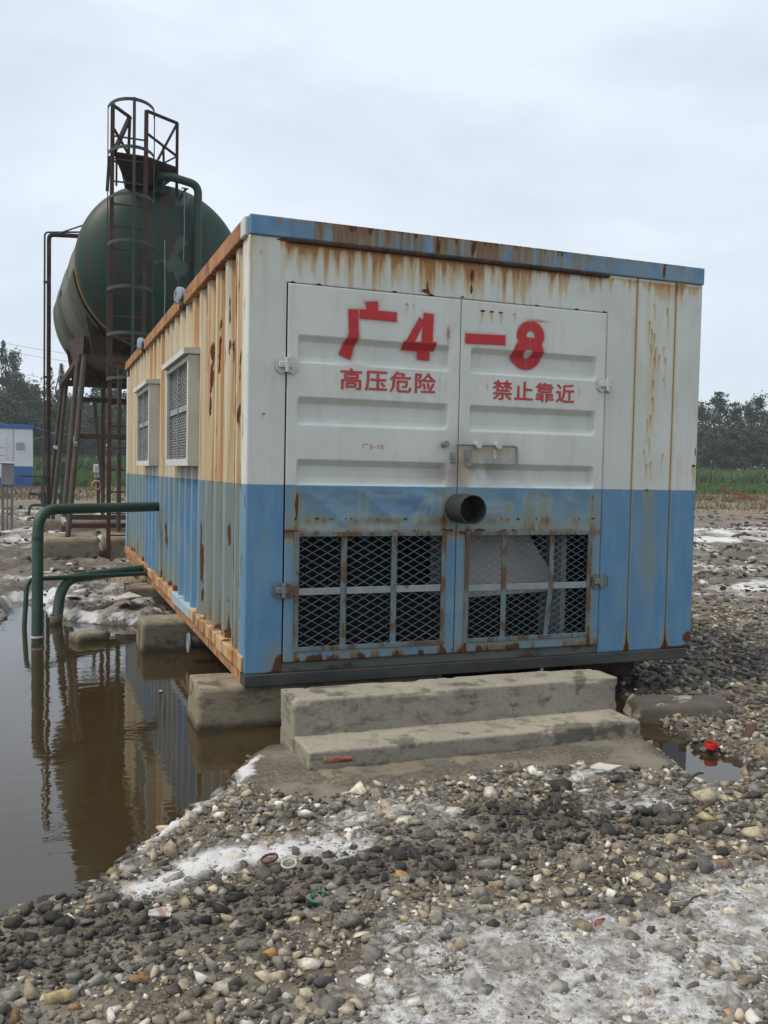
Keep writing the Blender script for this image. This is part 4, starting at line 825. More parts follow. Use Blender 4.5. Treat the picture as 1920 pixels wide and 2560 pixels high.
# ------------------------------------------------------------------ concrete under and before the container
def rough_block(name, lo, hi, material, parent=None, amp=.006, seed=0, taper=0.0, step=.03, edit=None):
    lo, hi = np.array(lo, float), np.array(hi, float); n_ = np.maximum(2, np.ceil((hi-lo)/step).astype(int)); Vs, Fs = [], []; k = 0
    for ax in range(3):
        for side in (0, 1):
            b, c = [q for q in range(3) if q != ax]; U, W_ = np.meshgrid(np.linspace(0, 1, n_[b]+1), np.linspace(0, 1, n_[c]+1), indexing='ij'); P_ = np.zeros((U.size, 3)); P_[:, ax] = side; P_[:, b] = U.ravel(); P_[:, c] = W_.ravel()
            f = grid_faces(n_[b]+1, n_[c]+1)+k; flip = (side == 1) ^ (ax == 1); Fs.append(f if flip else f[:, ::-1]); Vs.append(P_); k += len(P_)
    V = np.concatenate(Vs); F = np.concatenate(Fs); key = np.round(V*4096).astype(np.int64); _, u0, inv = np.unique(key@np.array([1, 9001, 81018001]), return_index=True, return_inverse=True); V = V[u0]; F = inv[F]
    E2 = (V-.5)*2; de = np.sort(np.minimum(V, 1-V)*(hi-lo), 1); edge = 1-sstep(0, .02, de[:, 1]); P_ = lo+V*(hi-lo); ctr = (lo+hi)/2
    if taper: P_[:, :2] = ctr[:2]+(P_[:, :2]-ctr[:2])*(1+taper*(1-V[:, 2:3]))
    nz = fbm(P_[:, 0]*14+P_[:, 2]*9, P_[:, 1]*14-P_[:, 2]*7, 4, seed)-.5; P_ += E2*amp*nz[:, None]*1.6 - np.sign(np.round(E2, 3))*(np.abs(E2) > .97)*(edge*np.clip(nz+.22, 0, 1)*.007*(amp/.007))[:, None]
    n2 = fbm(P_[:, 0]*5+P_[:, 2]*11+seed, P_[:, 1]*5-P_[:, 2]*8, 3, seed+50); ch_ = (1-sstep(.002, .022, de[:, 1]))*sstep(.60, .66, n2); P_ -= np.sign(np.round(E2, 3))*(np.abs(E2) > .9)*(ch_*.014*(amp < .02))[:, None]
    if edit: P_ = edit(P_)
    return link(name, np_mesh(name, P_, F), material, parent, True) if False else link(name, np_mesh(name, P_, F), material, parent)
for y0, y1, lb, sd in ((.05, .44, 'tan concrete block in water under the near left corner of the container', 1), (2.43, 2.85, 'middle concrete block in water under the left edge of the container', 2), (4.72, 5.15, 'rear concrete block on the mud bank under the container', 3)):
    o = rough_block('concrete_block', (-.25 if sd == 1 else -.33 if sd == 2 else -.26, y0, -.14), (1.3, y1, .249), M['concrete_tan'], None, .008, sd, .03); tag(o, lb, 'block', 'concrete blocks under the container')
o = rough_block('concrete_block', (2.55, .5, -.1), (3.15, .95, .249), M['rust_dark'], None, .006, 6, -.12); tag(o, 'dark stained block under the right end of the container', 'block', 'concrete blocks under the container')
steps = empty('concrete_steps', (1.1, -.6, 0), 'two worn concrete steps on a lumpy mortar base before the doors', 'steps')
def chip(P_):
    k = sstep(.16, .2, P_[:, 0])*(1-sstep(.42, .46, P_[:, 0]))*sstep(.055, .075, P_[:, 2])*(1-sstep(-.89, -.86, P_[:, 1])); P_[:, 1] += k*.05; P_[:, 2] -= k*.012*sstep(.1, .13, P_[:, 2]); return P_
rough_block('upper_step', (.13, -.64, -.06), (2.15, -.36, .32), M['concrete'], steps, .005, 11, 0, .014)
rough_block('lower_step', (.135, -.93, -.06), (2.11, -.63, .13), M['concrete'], steps, .005, 12, 0, .014)
b = rough_block('brick', (.205, -.939, .068), (.36, -.86, .108), M['brick'], steps, .012, 13, 0, .012, lambda P_: np.c_[P_[:, 0], P_[:, 1], P_[:, 2]-.11*np.clip(P_[:, 0]-.22, 0, 1)*(P_[:, 2] > .08)]); b['label'] = 'orange brick showing through the broken corner'
ax, ay = np.meshgrid(np.arange(-.3, 2.3, .02), np.arange(-1.62, -.25, .02), indexing='ij'); ad = sdpoly(ax.ravel(), ay.ravel(), APRON)+(fbm(ax.ravel()*6, ay.ravel()*6, 3, 201)-.5)*.08
az = gheight(ax.ravel(), ay.ravel()); top = .010+.035*(fbm(ax.ravel()*4, ay.ravel()*4, 4, 203)-.35)+.012*(fbm(ax.ravel()*18, ay.ravel()*18, 3, 205)-.5)
azz = np.maximum(np.maximum(az, -.02)*.3+top*sstep(.0, .10, -ad), top*sstep(.0, .10, -ad)) + .008*sstep(0, .3, -ad) - .06*sstep(-.03, .03, ad)
kp = (ad.reshape(ax.shape) < .03); F = grid_faces(*ax.shape, kp[:-1, :-1]); V, F, _ = clean(np.c_[ax.ravel(), ay.ravel(), azz], F)
link('mortar_base', np_mesh('mortar_base', V, F), M['concrete_tan'], steps, True)

# ------------------------------------------------------------------ green pipes at the side
def pipe_thing(name, pts, r, bend, material, label, cat='pipe', group=None, n=18):
    e0 = empty(name, pts[-1], label, cat, group); mb = MB(); mb.tube(fillet(pts, bend, 9), r, n); mb.build('pipe_run', material, e0, True); return e0
t = pipe_thing('coolant_pipe', [(.06, 4.33, 1.134), (-1.145, 3.40, 1.14), (-1.150, 3.12, -.12)], .048, .20, M['green'], 'thick green pipe bent from the container wall down into the pond')
for q in ((-1.148, 3.13, 1.0-.1), ): mb = MB(); mb.revolve([(.0485, -.012), (.051, 0), (.0485, .012)], q, (0, 0, 1), 18); mb.build('weld_ring', M['green'], t)
mb = MB(); mb.revolve([(.048, -.008), (.053, -.004), (.053, .008), (.048, .012)], (-1.149, 3.12, .045), (0, 0, 1), 18); mb.build('salt_ring', M['white_rag'], t)
t = pipe_thing('drain_pipe', [(.05, 5.10, .355), (-1.245, 4.05, .44), (-1.272, 3.91, -.1)], .0235, .10, M['green'], 'thin green pipe bent down into the water, left of the thick pipe', n=12)
t = pipe_thing('suction_pipe', [(.05, 5.55, .36), (-.93, 4.32, .40), (-.985, 4.02, -.06)], .052, .30, M['green'], 'short green pipe curving down to the mud with a white foot')
mb = MB(); mb.revolve([(.053, 0), (.058, .0), (.057, .10), (.053, .12)], (-.985, 4.02, -.03), (0, 0, 1), 18); mb.build('pipe_foot', M['concrete_tan'], t)
mb = MB(); mb.box((-.03, 5.02, .33), (.02, 5.62, .40), .004); mb.build('pipe_bracket', M['rust_dark'], t)
t = empty('flanged_pipe', (.1, 1.7, .1), 'dark pipe end with pale flange ring under the container edge', 'pipe')
mb = MB(); mb.tube([(-.02, 1.96, .155), (.7, 1.96, .16)], .05, 18); mb.build('pipe_run', M['cable'], t, True)
mb = MB(); mb.revolve([(.0, 0), (.045, 0), (.047, -.004), (.078, -.004), (.078, .008), (.05, .008)], (-.03, 1.96, .155), (1, 0, 0), 26); mb.build('flange', M['galv'], t, True)

# ------------------------------------------------------------------ tank on its stand
tank = empty('storage_tank', (.5, 12.8, 0), 'big dark green tank on a pipe stand behind the container', 'tank')
TC, TR = Vector((.745, 10.38, 4.855)), 1.37; TA = Vector((-.045, 1, 0)).normalized(); TL = 5.4
def wear_tank(V, head):
    x, y, z = V.T; w = np.zeros((len(V), 4)); ang = np.arctan2(z-TC.z, x-(TC.x-.045*(y-TC.y)))
    if not head: w[:, 0] = sstep(2.55, 2.85, np.where(ang < -.5, ang+2*np.pi, ang))*.95
    else:
        r = np.hypot(x-TC.x, z-TC.z)
        wx, wz_ = (fbm(x*5, z*5, 3, 211)-.5)*.5, (fbm(x*5+7, z*5, 3, 213)-.5)*.6
        w[:, 1] = 1.0*blob(x+wx, z+wz_, 1.03, 5.92, .16, .20) + .85*blob(x+wx, z+wz_, .98, 5.0, .15, .40) + .50*blob(x+wx, z+wz_, .62, 5.05, .14, .45)
        w[:, 2] = .55*blob(x, z, 1.0, 5.2, .5, .8) + .75*blob(x, z, .75, 6.0, .12, .3) + .5*blob(x, z, .45, 3.9, .5, .5) + .28*blob(x, z, -.3, 4.6, .35, 1.2)
    return w
mb = MB(); prof = [(TR, t_) for t_ in np.linspace(0, TL, 20)]; mb.revolve(prof, TC, TA, 96); me = mb.mesh('shell'); paint(me, 'wear', wear_tank(verts(me), False)); link('shell', me, M['tank'], tank, True)
prof = [(TR*math.sin(q), -.52*math.cos(q)) for q in np.linspace(.001, math.pi/2, 26)]; mb = MB(); mb.revolve(prof, TC, TA, 96); me = mb.mesh('tank_head'); paint(me, 'wear', wear_tank(verts(me), True)); link('tank_head', me, M['tank'], tank, True)
prof = [(TR*math.cos(q), TL+.52*math.sin(q)) for q in np.linspace(0, math.pi/2-.001, 16)]; mb = MB(); mb.revolve(prof, TC, TA, 64); me = mb.mesh('tank_head'); paint(me, 'wear', wear_tank(verts(me), False)); link('tank_head', me, M['tank'], tank, True)
mb = MB(); mb.revolve([(TR-.01, -.035), (TR+.012, -.03), (TR+.012, .03), (TR-.01, .035)], TC+TA*.03, TA, 96); mb.build('rim_band', M['yellow_band'], tank)
for q in (1.75, 3.5): mb = MB(); mb.revolve([(TR, -.03), (TR+.008, -.025), (TR+.008, .025), (TR, .03)], TC+TA*q, TA, 72); mb.build('shell_strap', M['rust_red'], tank)
# loose cladding sheets hanging off the lower flank
def arc_sheet(t0, t1, a0, a1, r, droop, nm, mt):
    mb = MB(); nn = 12; v = []; 
    for i in range(2):
        for k in range(nn+1):
            a = a0+(a1-a0)*k/nn; rr = r+droop*(k/nn)**2; c = TC+TA*(t0 if i == 0 else t1); v.append((c.x+rr*math.cos(a), c.y, c.z+rr*math.sin(a)))
    mb.add(v, [(k, k+1, nn+2+k, nn+1+k) for k in range(nn)]); o = mb.build(nm, mt, tank, True); md = o.modifiers.new('thickness', 'SOLIDIFY'); md.thickness = .012; return o
M['clad'] = worn('faded_cladding', (.105, .105, .080), (.075, .080, .060), 3, .7, (.16, .09, .05), (.58, .72), 5, .2, (1, 1, .4))
arc_sheet(.15, 3.1, math.pi*1.02, math.pi*1.26, TR+.02, .02, 'cladding_sheet', M['clad'])
arc_sheet(3.15, 5.4, math.pi*.98, math.pi*1.22, TR+.02, .03, 'cladding_sheet', M['clad'])
mb = MB(); mb.add([(-.66, 14.6, 4.15), (-.45, 14.3, 3.33), (-.44, 12.2, 3.30), (-.40, 12.2, 4.0)], [(0, 1, 2, 3)]); o = mb.build('cladding_sheet', M['rust_dark'], tank); o.modifiers.new('thickness', 'SOLIDIFY').thickness = .02
# saddles and stand
for yy in (10.75, 15.3):
    cx = TC.x-.045*(yy-TC.y); mb = MB(); nn = 20; v = []
    for sgn in (-.05, .05):
        for k in range(nn+1):
            a = math.pi*(1.17+.66*k/nn); v.append((cx+(TR+.01)*math.cos(a), yy+sgn, TC.z+(TR+.01)*math.sin(a)))
        v += [(cx+1.05, yy+sgn, 3.36), (cx-1.05, yy+sgn, 3.36)]
    k2 = nn+3; mb.add(v, [tuple(range(k2)), tuple(range(k2, 2*k2))[::-1]]+[(i, (i+1) % k2, k2+(i+1) % k2, k2+i) for i in range(k2)]); mb.build('saddle', M['rust_dark'], tank)
def leg(p0, p1, r=.044, mt='pipe_grey'): mb = MB(); mb.tube([p0, p1], r, 12); return mb.build('stand_leg', M[mt], tank, True)
for dx, yy in ((0, 0), ):
    leg((-.735, 9.72, .43), (-.47, 10.45, 3.34)); leg((-.80, 10.35, .46), (-.55, 10.85, 3.34)); leg((-.90, 15.2, .39), (-.63, 15.2, 3.36)); leg((-.99, 15.85, .42), (-.70, 15.85, 3.36))
    leg((1.95, 9.75, .2), (1.75, 10.45, 3.34)); leg((2.0, 10.35, .2), (1.8, 10.85, 3.34)); leg((.116, 15.2, .42), (.116, 15.2, 3.36)); leg((1.7, 15.3, .2), (1.45, 15.3, 3.36))
    leg((.12, 10.9, .42), (.12, 10.9, 3.2), .04)
def brace(p0, p1, w=.07, mt='rust_dark'): mb = MB(); mb.bar(p0, p1, w, w); mb.build('stand_brace', M[mt], tank)
brace((-.56, 10.5, 3.30), (2.0, 10.5, 3.30), .13, 'rust_red'); brace((-.72, 15.25, 3.30), (1.6, 15.25, 3.30), .13, 'rust_dark'); brace((-.55, 10.86, 3.30), (-.72, 15.9, 3.30), .10); brace((1.8, 10.86, 3.30), (1.55, 15.9, 3.30), .10)
brace((-.58, 10.16, 2.02), (1.9, 10.16, 2.02), .08, 'rust_red'); brace((-.30, 15.2, 2.96), (1.5, 15.2, 2.96), .10); brace((-.07, 15.15, 2.92), (.11, 15.1, 1.0), .07, 'pipe_grey'); brace((-.62, 10.0, 1.88), (-.60, 10.62, 2.0), .06, 'bar_grey'); brace((-.77, 9.85, .62), (-.80, 10.4, .68), .06, 'bar_grey')
brace((-.80, 15.2, 1.9), (-.86, 15.85, 1.95), .05, 'bar_grey'); brace((-.68, 12.0, .61), (.5, 12.0, .61), .09, 'pipe_grey'); brace((-.70, 11.0, .52), (1.8, 11.0, .52), .08, 'rust_red'); brace((-.50, 10.5, 3.25), (-.50, 10.9, 3.25), .06)
# head nozzle and overflow pipe
mb = MB(); mb.revolve([(.0, -.02), (.10, -.02), (.10, .06), (.07, .06), (.07, .30)], (.66, 10.06, 6.05), (0, -.45, .9), 20); mb.build('nozzle', M['green'], tank, True)
mb = MB(); mb.tube(fillet([(.66, 10.0, 6.12), (.64, 9.86, 6.22), (.86, 9.80, 6.20), (1.245, 9.80, 6.13), (1.255, 9.80, 2.4)], .14, 8), .065, 16); mb.build('overflow_pipe', M['green'], tank, True)
for wx_, wz0, wz1 in ((1.02, 4.9, 6.0), (.72, 3.6, 5.2)): mb = MB(); mb.tube([(wx_, 9.80, wz1), (wx_+.01, 9.79, (wz0+wz1)/2), (wx_, 9.80, wz0)], .008, 6); mb.build('hanging_wire', M['galv'], tank)
mb = MB(); mb.tube([(.96, 9.98, 5.90), (1.03, 9.86, 6.02), (1.06, 9.82, 6.06)], .02, 8); mb.bar((.98, 9.82, 6.06), (1.09, 9.80, 6.05), .02, .02); mb.build('vent_stub', M['green'], tank)
# ladder with cage and the little platform
lad = empty('caged_ladder', (.15, 9.6, .05), 'rusty caged ladder with a railed platform in front of the tank', 'ladder')
for x0, x1, zt, nm in ((-.135, -.105, 7.15, 0), (.370, .402, 7.12, 1)):
    mb = MB(); mb.bar((x0, 9.62, .05), (x1, 9.62, zt), .062, .05, (0, 1, 0)); mb.build('ladder_rail', M['rust_red'], lad)
zz = .45
while zz < 6.9: mb = MB(); mb.bar((-.115, 9.62, zz), (.38, 9.62, zz), .022, .022); mb.build('rung', M['rust_red'], lad); zz += .345
def hoop(z_, nm='cage_hoop'):
    mb = MB(); pts = [(.17+.35*math.cos(a)*1.0, 9.60-.52*math.sin(a), z_) for a in np.linspace(math.pi*1.0, -.12, 17)]
    for a, b in zip(pts[:-1], pts[1:]): mb.bar(a, b, .008, .05)
    mb.build(nm, M['green_dim'], lad)
for z_ in (7.06, 6.36, 5.66, 4.97, 4.28, 3.58, 2.90): hoop(z_)
for a in (math.pi*.97, math.pi*.5, .08):
    px, py = .17+.35*math.cos(a), 9.60-.52*math.sin(a); mb = MB(); mb.bar((px, py, 2.88), (px, py, 7.09), .045 if abs(a-math.pi*.5) < .1 else .016, .010, (0, 1, 0)); mb.build('cage_strap', M['green_dim'], lad)
PF = [(-.09, 9.64), (.42, 9.64), (.94, 9.98), (.94, 10.55), (.10, 10.55)]
mb = MB(); k = len(PF); low = [(.12, 9.98), (.50, 9.98), (.62, 10.1), (.62, 10.5), (.16, 10.5)]
mb.add([(x, y, 6.43) for x, y in PF]+[(x, y, 6.40) for x, y in PF], [tuple(range(k)), tuple(range(k, 2*k))[::-1]]+[(i, k+i, k+(i+1) % k, (i+1) % k) for i in range(k)]); mb.build('platform_plate', M['rust_dark'], lad)
mb = MB(); mb.add([(x, y, 6.398) for x, y in PF]+[(x, y, 6.10) for x, y in low], [(i, k+i, k+(i+1) % k, (i+1) % k) for i in range(k)]+[tuple(range(k, 2*k))[::-1]]); mb.build('platform_support', M['rust_dark'], lad)
def rail(p0, p1, w=.045): mb = MB(); mb.bar(p0, p1, w, w*.8); mb.build('guard_rail', M['rust_dark'], lad)
A, B, C_, D_ = (.402, 9.62, 7.12), (.925, 9.97, 7.13), (-.105, 9.62, 7.13), (.185, 10.02, 7.13)
rail(A, B); rail((B[0], B[1], 5.95), B); rail((A[0], A[1], 6.78), (B[0], B[1], 6.60), .035); rail((.60, 9.76, 6.44), B, .035); rail((.70, 9.84, 6.42), (.69, 9.84, 6.68), .035); rail((.72, 9.86, 6.44), (B[0], B[1], 6.60), .03)
rail(C_, D_); rail((D_[0]-.02, D_[1], 6.42), D_, .045); rail((C_[0]+.03, C_[1]+.03, 6.44), D_, .06); rail((C_[0], C_[1], 6.80), (D_[0]-.02, D_[1], 6.55), .035)
mb = MB(); mb.bar((-.16, 9.95, 5.9), (-.13, 9.95, 6.45), .05, .03); mb.bar((-.02, 9.95, 6.0), (-.02, 9.95, 6.40), .03, .03); mb.bar((-.16, 9.95, 6.38), (.1, 9.95, 6.38), .03, .03); mb.build('platform_strut', M['rust_dark'], lad)
# footings
for lo, hi, lb, sd in (((-1.12, 9.50, -.1), (-.28, 10.75, .42), 'near left concrete footing under the tank legs', 31), ((-1.20, 15.0, -.1), (.45, 16.1, .40), 'far concrete footing under the tank legs', 32), ((-.14, 9.70, -.1), (.6, 11.2, .40), 'concrete footing just right of the ladder foot', 33)):
    o = rough_block('concrete_footing', lo, hi, M['concrete_tan'], None, .012, sd, .02, .07); tag(o, lb, 'footing', 'footings under the tank')
# pair of riser pipes to the tank's far end
rs = empty('riser_pipes', (-1.03, 15.4, .4), 'two thin dark riser pipes left of the tank, bent to its far end', 'pipe')
mb = MB(); mb.tube(fillet([(-1.075, 15.42, .4), (-1.075, 15.42, 6.46), (-.30, 15.42, 6.55)], .08, 5), .02, 8); mb.build('pipe_run', M['cable'], rs, True)
mb = MB(); mb.tube(fillet([(-.99, 15.42, .4), (-.99, 15.42, 6.42), (-.30, 15.42, 6.46)], .10, 5), .046, 10); mb.build('pipe_run', M['rust_dark'], rs, True)
mb = MB(); mb.tube([(-.80, 15.40, 6.46), (-.15, 15.3, 6.74)], .018, 8); mb.build('stay_rod', M['cable'], rs)
for z_ in (5.4, 3.4, 1.3): mb = MB(); mb.box((-1.10, 15.38, z_), (-.95, 15.47, z_+.04)); mb.build('pipe_clip', M['cable'], rs)
def ray_xy(u_, D_):
    """ground position at a distance along a bearing; bearing counted in the photo's pixels"""
    d = AX_F + AX_R*(u_-960)/FPX; d = d/np.hypot(d[0], d[1]); return CAM[0]+d[0]*D_, CAM[1]+d[1]*D_
# ------------------------------------------------------------------ background on the left
def gh(x, y): return float(gheight(np.array([x]), np.array([y]))[0])
fc = empty('site_cabin', (-3.5, 41, .35), 'clean white and blue cabin far behind the tank on the left', 'container')
fx0, fx1, fy0, fy1, fz0, fz1, fzb = -6.2, -1.53, 40.2, 43.0, .42, 3.42, 1.48
mb = MB(); mb.box((fx0, fy0, fz0), (fx1, fy1, fzb)); mb.build('lower_wall', M['bluetrim'], fc)
mb = MB(); mb.box((fx0, fy0+.005, fzb+.001), (fx1-.003, fy1, fz1-.2)); mb.build('upper_wall', M['farwhite'], fc)
mb = MB(); mb.box((fx0-.04, fy0-.04, fz1-.2), (fx1+.04, fy1, fz1), .01); mb.build('roof_fascia', M['bluetrim'], fc)
mb = MB(); mb.box((fx0, fy0+.1, .12), (fx1-.1, fy1, fz0-.002)); mb.build('skid', M['dark'], fc)
for xx in (-2.38, ): mb = MB(); mb.box((xx, fy0-.012, fz0+.05), (xx+.02, fy0-.001, fz1-.22)); mb.build('panel_seam', M['galv'], fc)
dd = MB(); dd.box((-4.4, fy0-.03, .95), (-2.66, fy0-.002, 2.82), .01); dr = dd.build('door', M['farwhite'], fc)
for z_ in (1.6, 1.95, 2.3): mb = MB(); mb.box((-4.3, fy0-.034, z_), (-2.72, fy0-.031, z_+.03)); mb.build('door_rib', M['galv'], dr)
for z0 in (2.25, .68):
    v = empty('vent', (-2.26, fy0, z0)); v.parent = fc; v.location = Vector((-2.26, fy0, z0))-fc.location
    for k in range(6): mb = MB(); mb.box((-2.25, fy0-.02, z0+k*.06), (-1.87, fy0-.001, z0+k*.06+.022)); mb.build('louvre_slat', M['galv'] if z0 > 2 else M['bluetrim'], v)
aw = MB(); aw.add([(fx1+.02, 40.3, 3.36), (-.45, 39.9, 3.05), (-.45, 42.5, 3.05), (fx1+.02, 42.9, 3.36), (fx1+.02, 40.3, 3.30), (-.45, 39.9, 2.98), (-.45, 42.5, 2.98), (fx1+.02, 42.9, 3.30)], [(0,1,2,3), (7,6,5,4), (0,4,5,1), (1,5,6,2), (2,6,7,3), (3,7,4,0)]); a_ = aw.build('awning', M['bluetrim'], fc)
mb = MB(); mb.bar((fx1, 40.3, 2.75), (-.6, 40.2, 3.02), .03, .03); mb.build('awning_strut', M['galv'], a_)
# electric box on timber posts
eb = empty('junction_box', (-1.78, 15.2, gh(-1.78, 15.2)), 'small grey electric box on timber posts at the left edge', 'electric box')
mb = MB(); mb.box((-1.90, 15.05, 1.12), (-1.66, 15.25, 1.56), .006); bxo = mb.build('cabinet', M['galv'], eb)
mb = MB(); mb.add([(-1.94, 15.0, 1.575), (-1.63, 15.0, 1.565), (-1.63, 15.3, 1.60), (-1.94, 15.3, 1.60), (-1.94, 15.0, 1.56), (-1.63, 15.0, 1.55), (-1.63, 15.3, 1.585), (-1.94, 15.3, 1.585)], [(0,1,2,3), (7,6,5,4), (0,4,5,1), (1,5,6,2), (2,6,7,3), (3,7,4,0)]); mb.build('lid', M['galv'], eb)
for xx, w_ in ((-1.875, .05), (-1.79, .03), (-1.70, .05)): mb = MB(); mb.bar((xx, 15.15, -.05), (xx, 15.15, 1.118), w_, w_); mb.build('post', M['wood'], eb)
mb = MB(); mb.bar((-1.89, 15.12, .62), (-1.68, 15.12, .60), .03, .04); mb.build('cross_rail', M['wood'], eb)
# small well fittings between the tank legs
wv = empty('wellhead_valve', (-1.2, 24.8, .2), 'dark wellhead valve with red handwheel behind the tank legs', 'valve')
mb = MB(); mb.revolve([(.0, 0), (.12, 0), (.12, .05), (.07, .06), (.07, .2), (.13, .21), (.13, .26), (.06, .27), (.06, .42), (.0, .43)], (-1.0, 24.8, .3), (0, 0, 1), 14); mb.build('valve_body', M['cable'], wv, True)
mb = MB(); mb.revolve([(.05, -.5), (.05, -.2), (.10, -.19), (.10, -.12), (.05, -.11), (.05, .3)], (-1.0, 24.8, .62), (1, 0, -.1), 12); mb.build('side_spool', M['cable'], wv, True)
mb = MB(); mb.revolve([(.14, -.015), (.16, 0), (.14, .015), (.125, 0), (.14, -.015)], (-1.47, 24.8, .66), (1, 0, 0), 18)
for k in range(3): mb.bar((-1.47, 24.8-.14*math.cos(k*2.09), .66-.14*math.sin(k*2.09)), (-1.47, 24.8+.14*math.cos(k*2.09), .66+.14*math.sin(k*2.09)), .02)
mb.build('handwheel', M['valve_red'], wv)
mb = MB(); mb.revolve([(.0, -.01), (.1, 0), (.0, .01)], (-1.0, 24.7, .28), (.2, -1, 0), 12); mb.build('blind_flange', M['valve_red'], wv)
gp = empty('green_wellhead', (-.54, 24.5, .2), 'green wellhead with a square cabinet behind the tank legs', 'wellhead')
mb = MB(); mb.box((-.66, 24.4, 1.25), (-.43, 24.6, 1.66), .01); mb.build('cabinet', M['green'], gp)
mb = MB(); mb.revolve([(.0, 0), (.09, 0), (.09, .4), (.15, .41), (.15, .5), (.07, .51), (.07, 1.06)], (-.54, 24.5, .2), (0, 0, 1), 14); mb.build('riser', M['green'], gp, True)
mb = MB(); mb.tube(fillet([(-1.75, 24.6, 1.22), (-1.05, 24.6, 1.20), (-.3, 24.5, 1.15)], .1), .035, 10); mb.tube([(-1.12, 24.6, .2), (-1.12, 24.6, 1.2)], .03, 8); mb.build('flow_line', M['green'], gp, True)
mb = MB(); mb.revolve([(.0, 0), (.1, 0), (.1, .08), (.05, .09), (.05, .25), (.12, .26), (.12, .34), (.0, .35)], (-.42, 24.3, .25), (0, 0, 1), 12); mb.build('gate_valve', M['cable'], gp, True)
for q, w_, lb in (((-1.32, 20.0), .45, 'low green pipe bend on the mud beside the junction box'), ((-1.02, 17.5), .3, 'small green pipe elbow on the mud before the tank footing')):
    z_ = gh(*q); t = pipe_thing('ground_pipe', [(q[0]+w_*1.5, q[1], z_+.28), (q[0]-.1, q[1], z_+.28), (q[0]-.12, q[1]-.05, z_-.1)], .035, .12, M['green'], lb)
wp = empty('white_capped_post', (.52, 24.1, .2), 'post with white cap and rusty wheel behind the ladder', 'post')
mb = MB(); mb.tube([(.52, 24.1, .2), (.52, 24.1, 1.25)], .05, 10); mb.build('post', M['rust_dark'], wp)
mb = MB(); mb.box((.40, 24.0, 1.18), (.60, 24.2, 1.32)); mb.build('bracket', M['galv'], wp)
mb = MB(); mb.box((.37, 23.95, 1.33), (.62, 24.2, 1.60), .03); mb.build('cap', M['white_rag'], wp)
mb = MB(); mb.revolve([(.13, -.02), (.17, 0), (.13, .02), (.10, 0), (.13, -.02)], (.46, 24.0, .96), (.3, 1, 0), 18); mb.build('wheel', M['rust'], wp)
o = rough_block('concrete_lump', (.05, 22.8, .0), (.85, 23.4, .42), M['concrete_tan'], None, .03, 91, .1, .1); tag(o, 'pale concrete lump on the ground behind the tank stand', 'lump')
# rubble pile with a red-painted scrap on the right
bx_, by_ = ray_xy(1826, 37.5); bz = gh(bx_, by_); rp = empty('scrap_frame', (bx_, by_, bz), 'orange red scrap metal lying on the dirt bank far right', 'scrap')
for p0, p1, w_ in (((bx_-.35, by_+.3, bz+.42), (bx_+.25, by_-.1, bz+.22), .22), ((bx_+.1, by_, bz+.25), (bx_+.7, by_-.5, bz+.04), .14), ((bx_-.1, by_-.2, bz+.06), (bx_+.5, by_-.6, bz+.03), .2), ((bx_+.6, by_-.5, bz), (bx_+.75, by_-.6, bz+.16), .06)):
    mb = MB(); mb.bar(p0, p1, w_, .09); mb.build('scrap_plate', worn('orange_scrap', (.24, .075, .045), (.15, .055, .04), 6, .85), rp)

# ------------------------------------------------------------------ trees, grass, wires
def leaf_cloud(pts, size, seed, flat=.5):
    r = np.random.default_rng(seed); n_ = len(pts); u_ = r.normal(size=(n_, 3)); u_ /= np.linalg.norm(u_, axis=1)[:, None]; v_ = np.cross(u_, r.normal(size=(n_, 3))); v_ /= np.linalg.norm(v_, axis=1)[:, None]
    s_ = size*r.uniform(.55, 1.35, (n_, 1)); a = pts-u_*s_; b = pts+v_*s_*flat; c = pts+u_*s_; d = pts-v_*s_*flat
    V = np.stack([a, b, c, d], 1).reshape(-1, 3); F = np.arange(n_*4).reshape(-1, 4); t_ = np.repeat(np.clip(r.normal(.45, .25, n_), 0, 1), 4); return V, F, np.c_[t_, t_, t_]
def limb(mb, p0, p1, r0, r1): mb.tube([p0, ((p0[0]+p1[0])/2+random.uniform(-.05, .05), (p0[1]+p1[1])/2+random.uniform(-.05, .05), (p0[2]+p1[2])/2), p1], [r0, (r0+r1)/2, r1], 6, False)
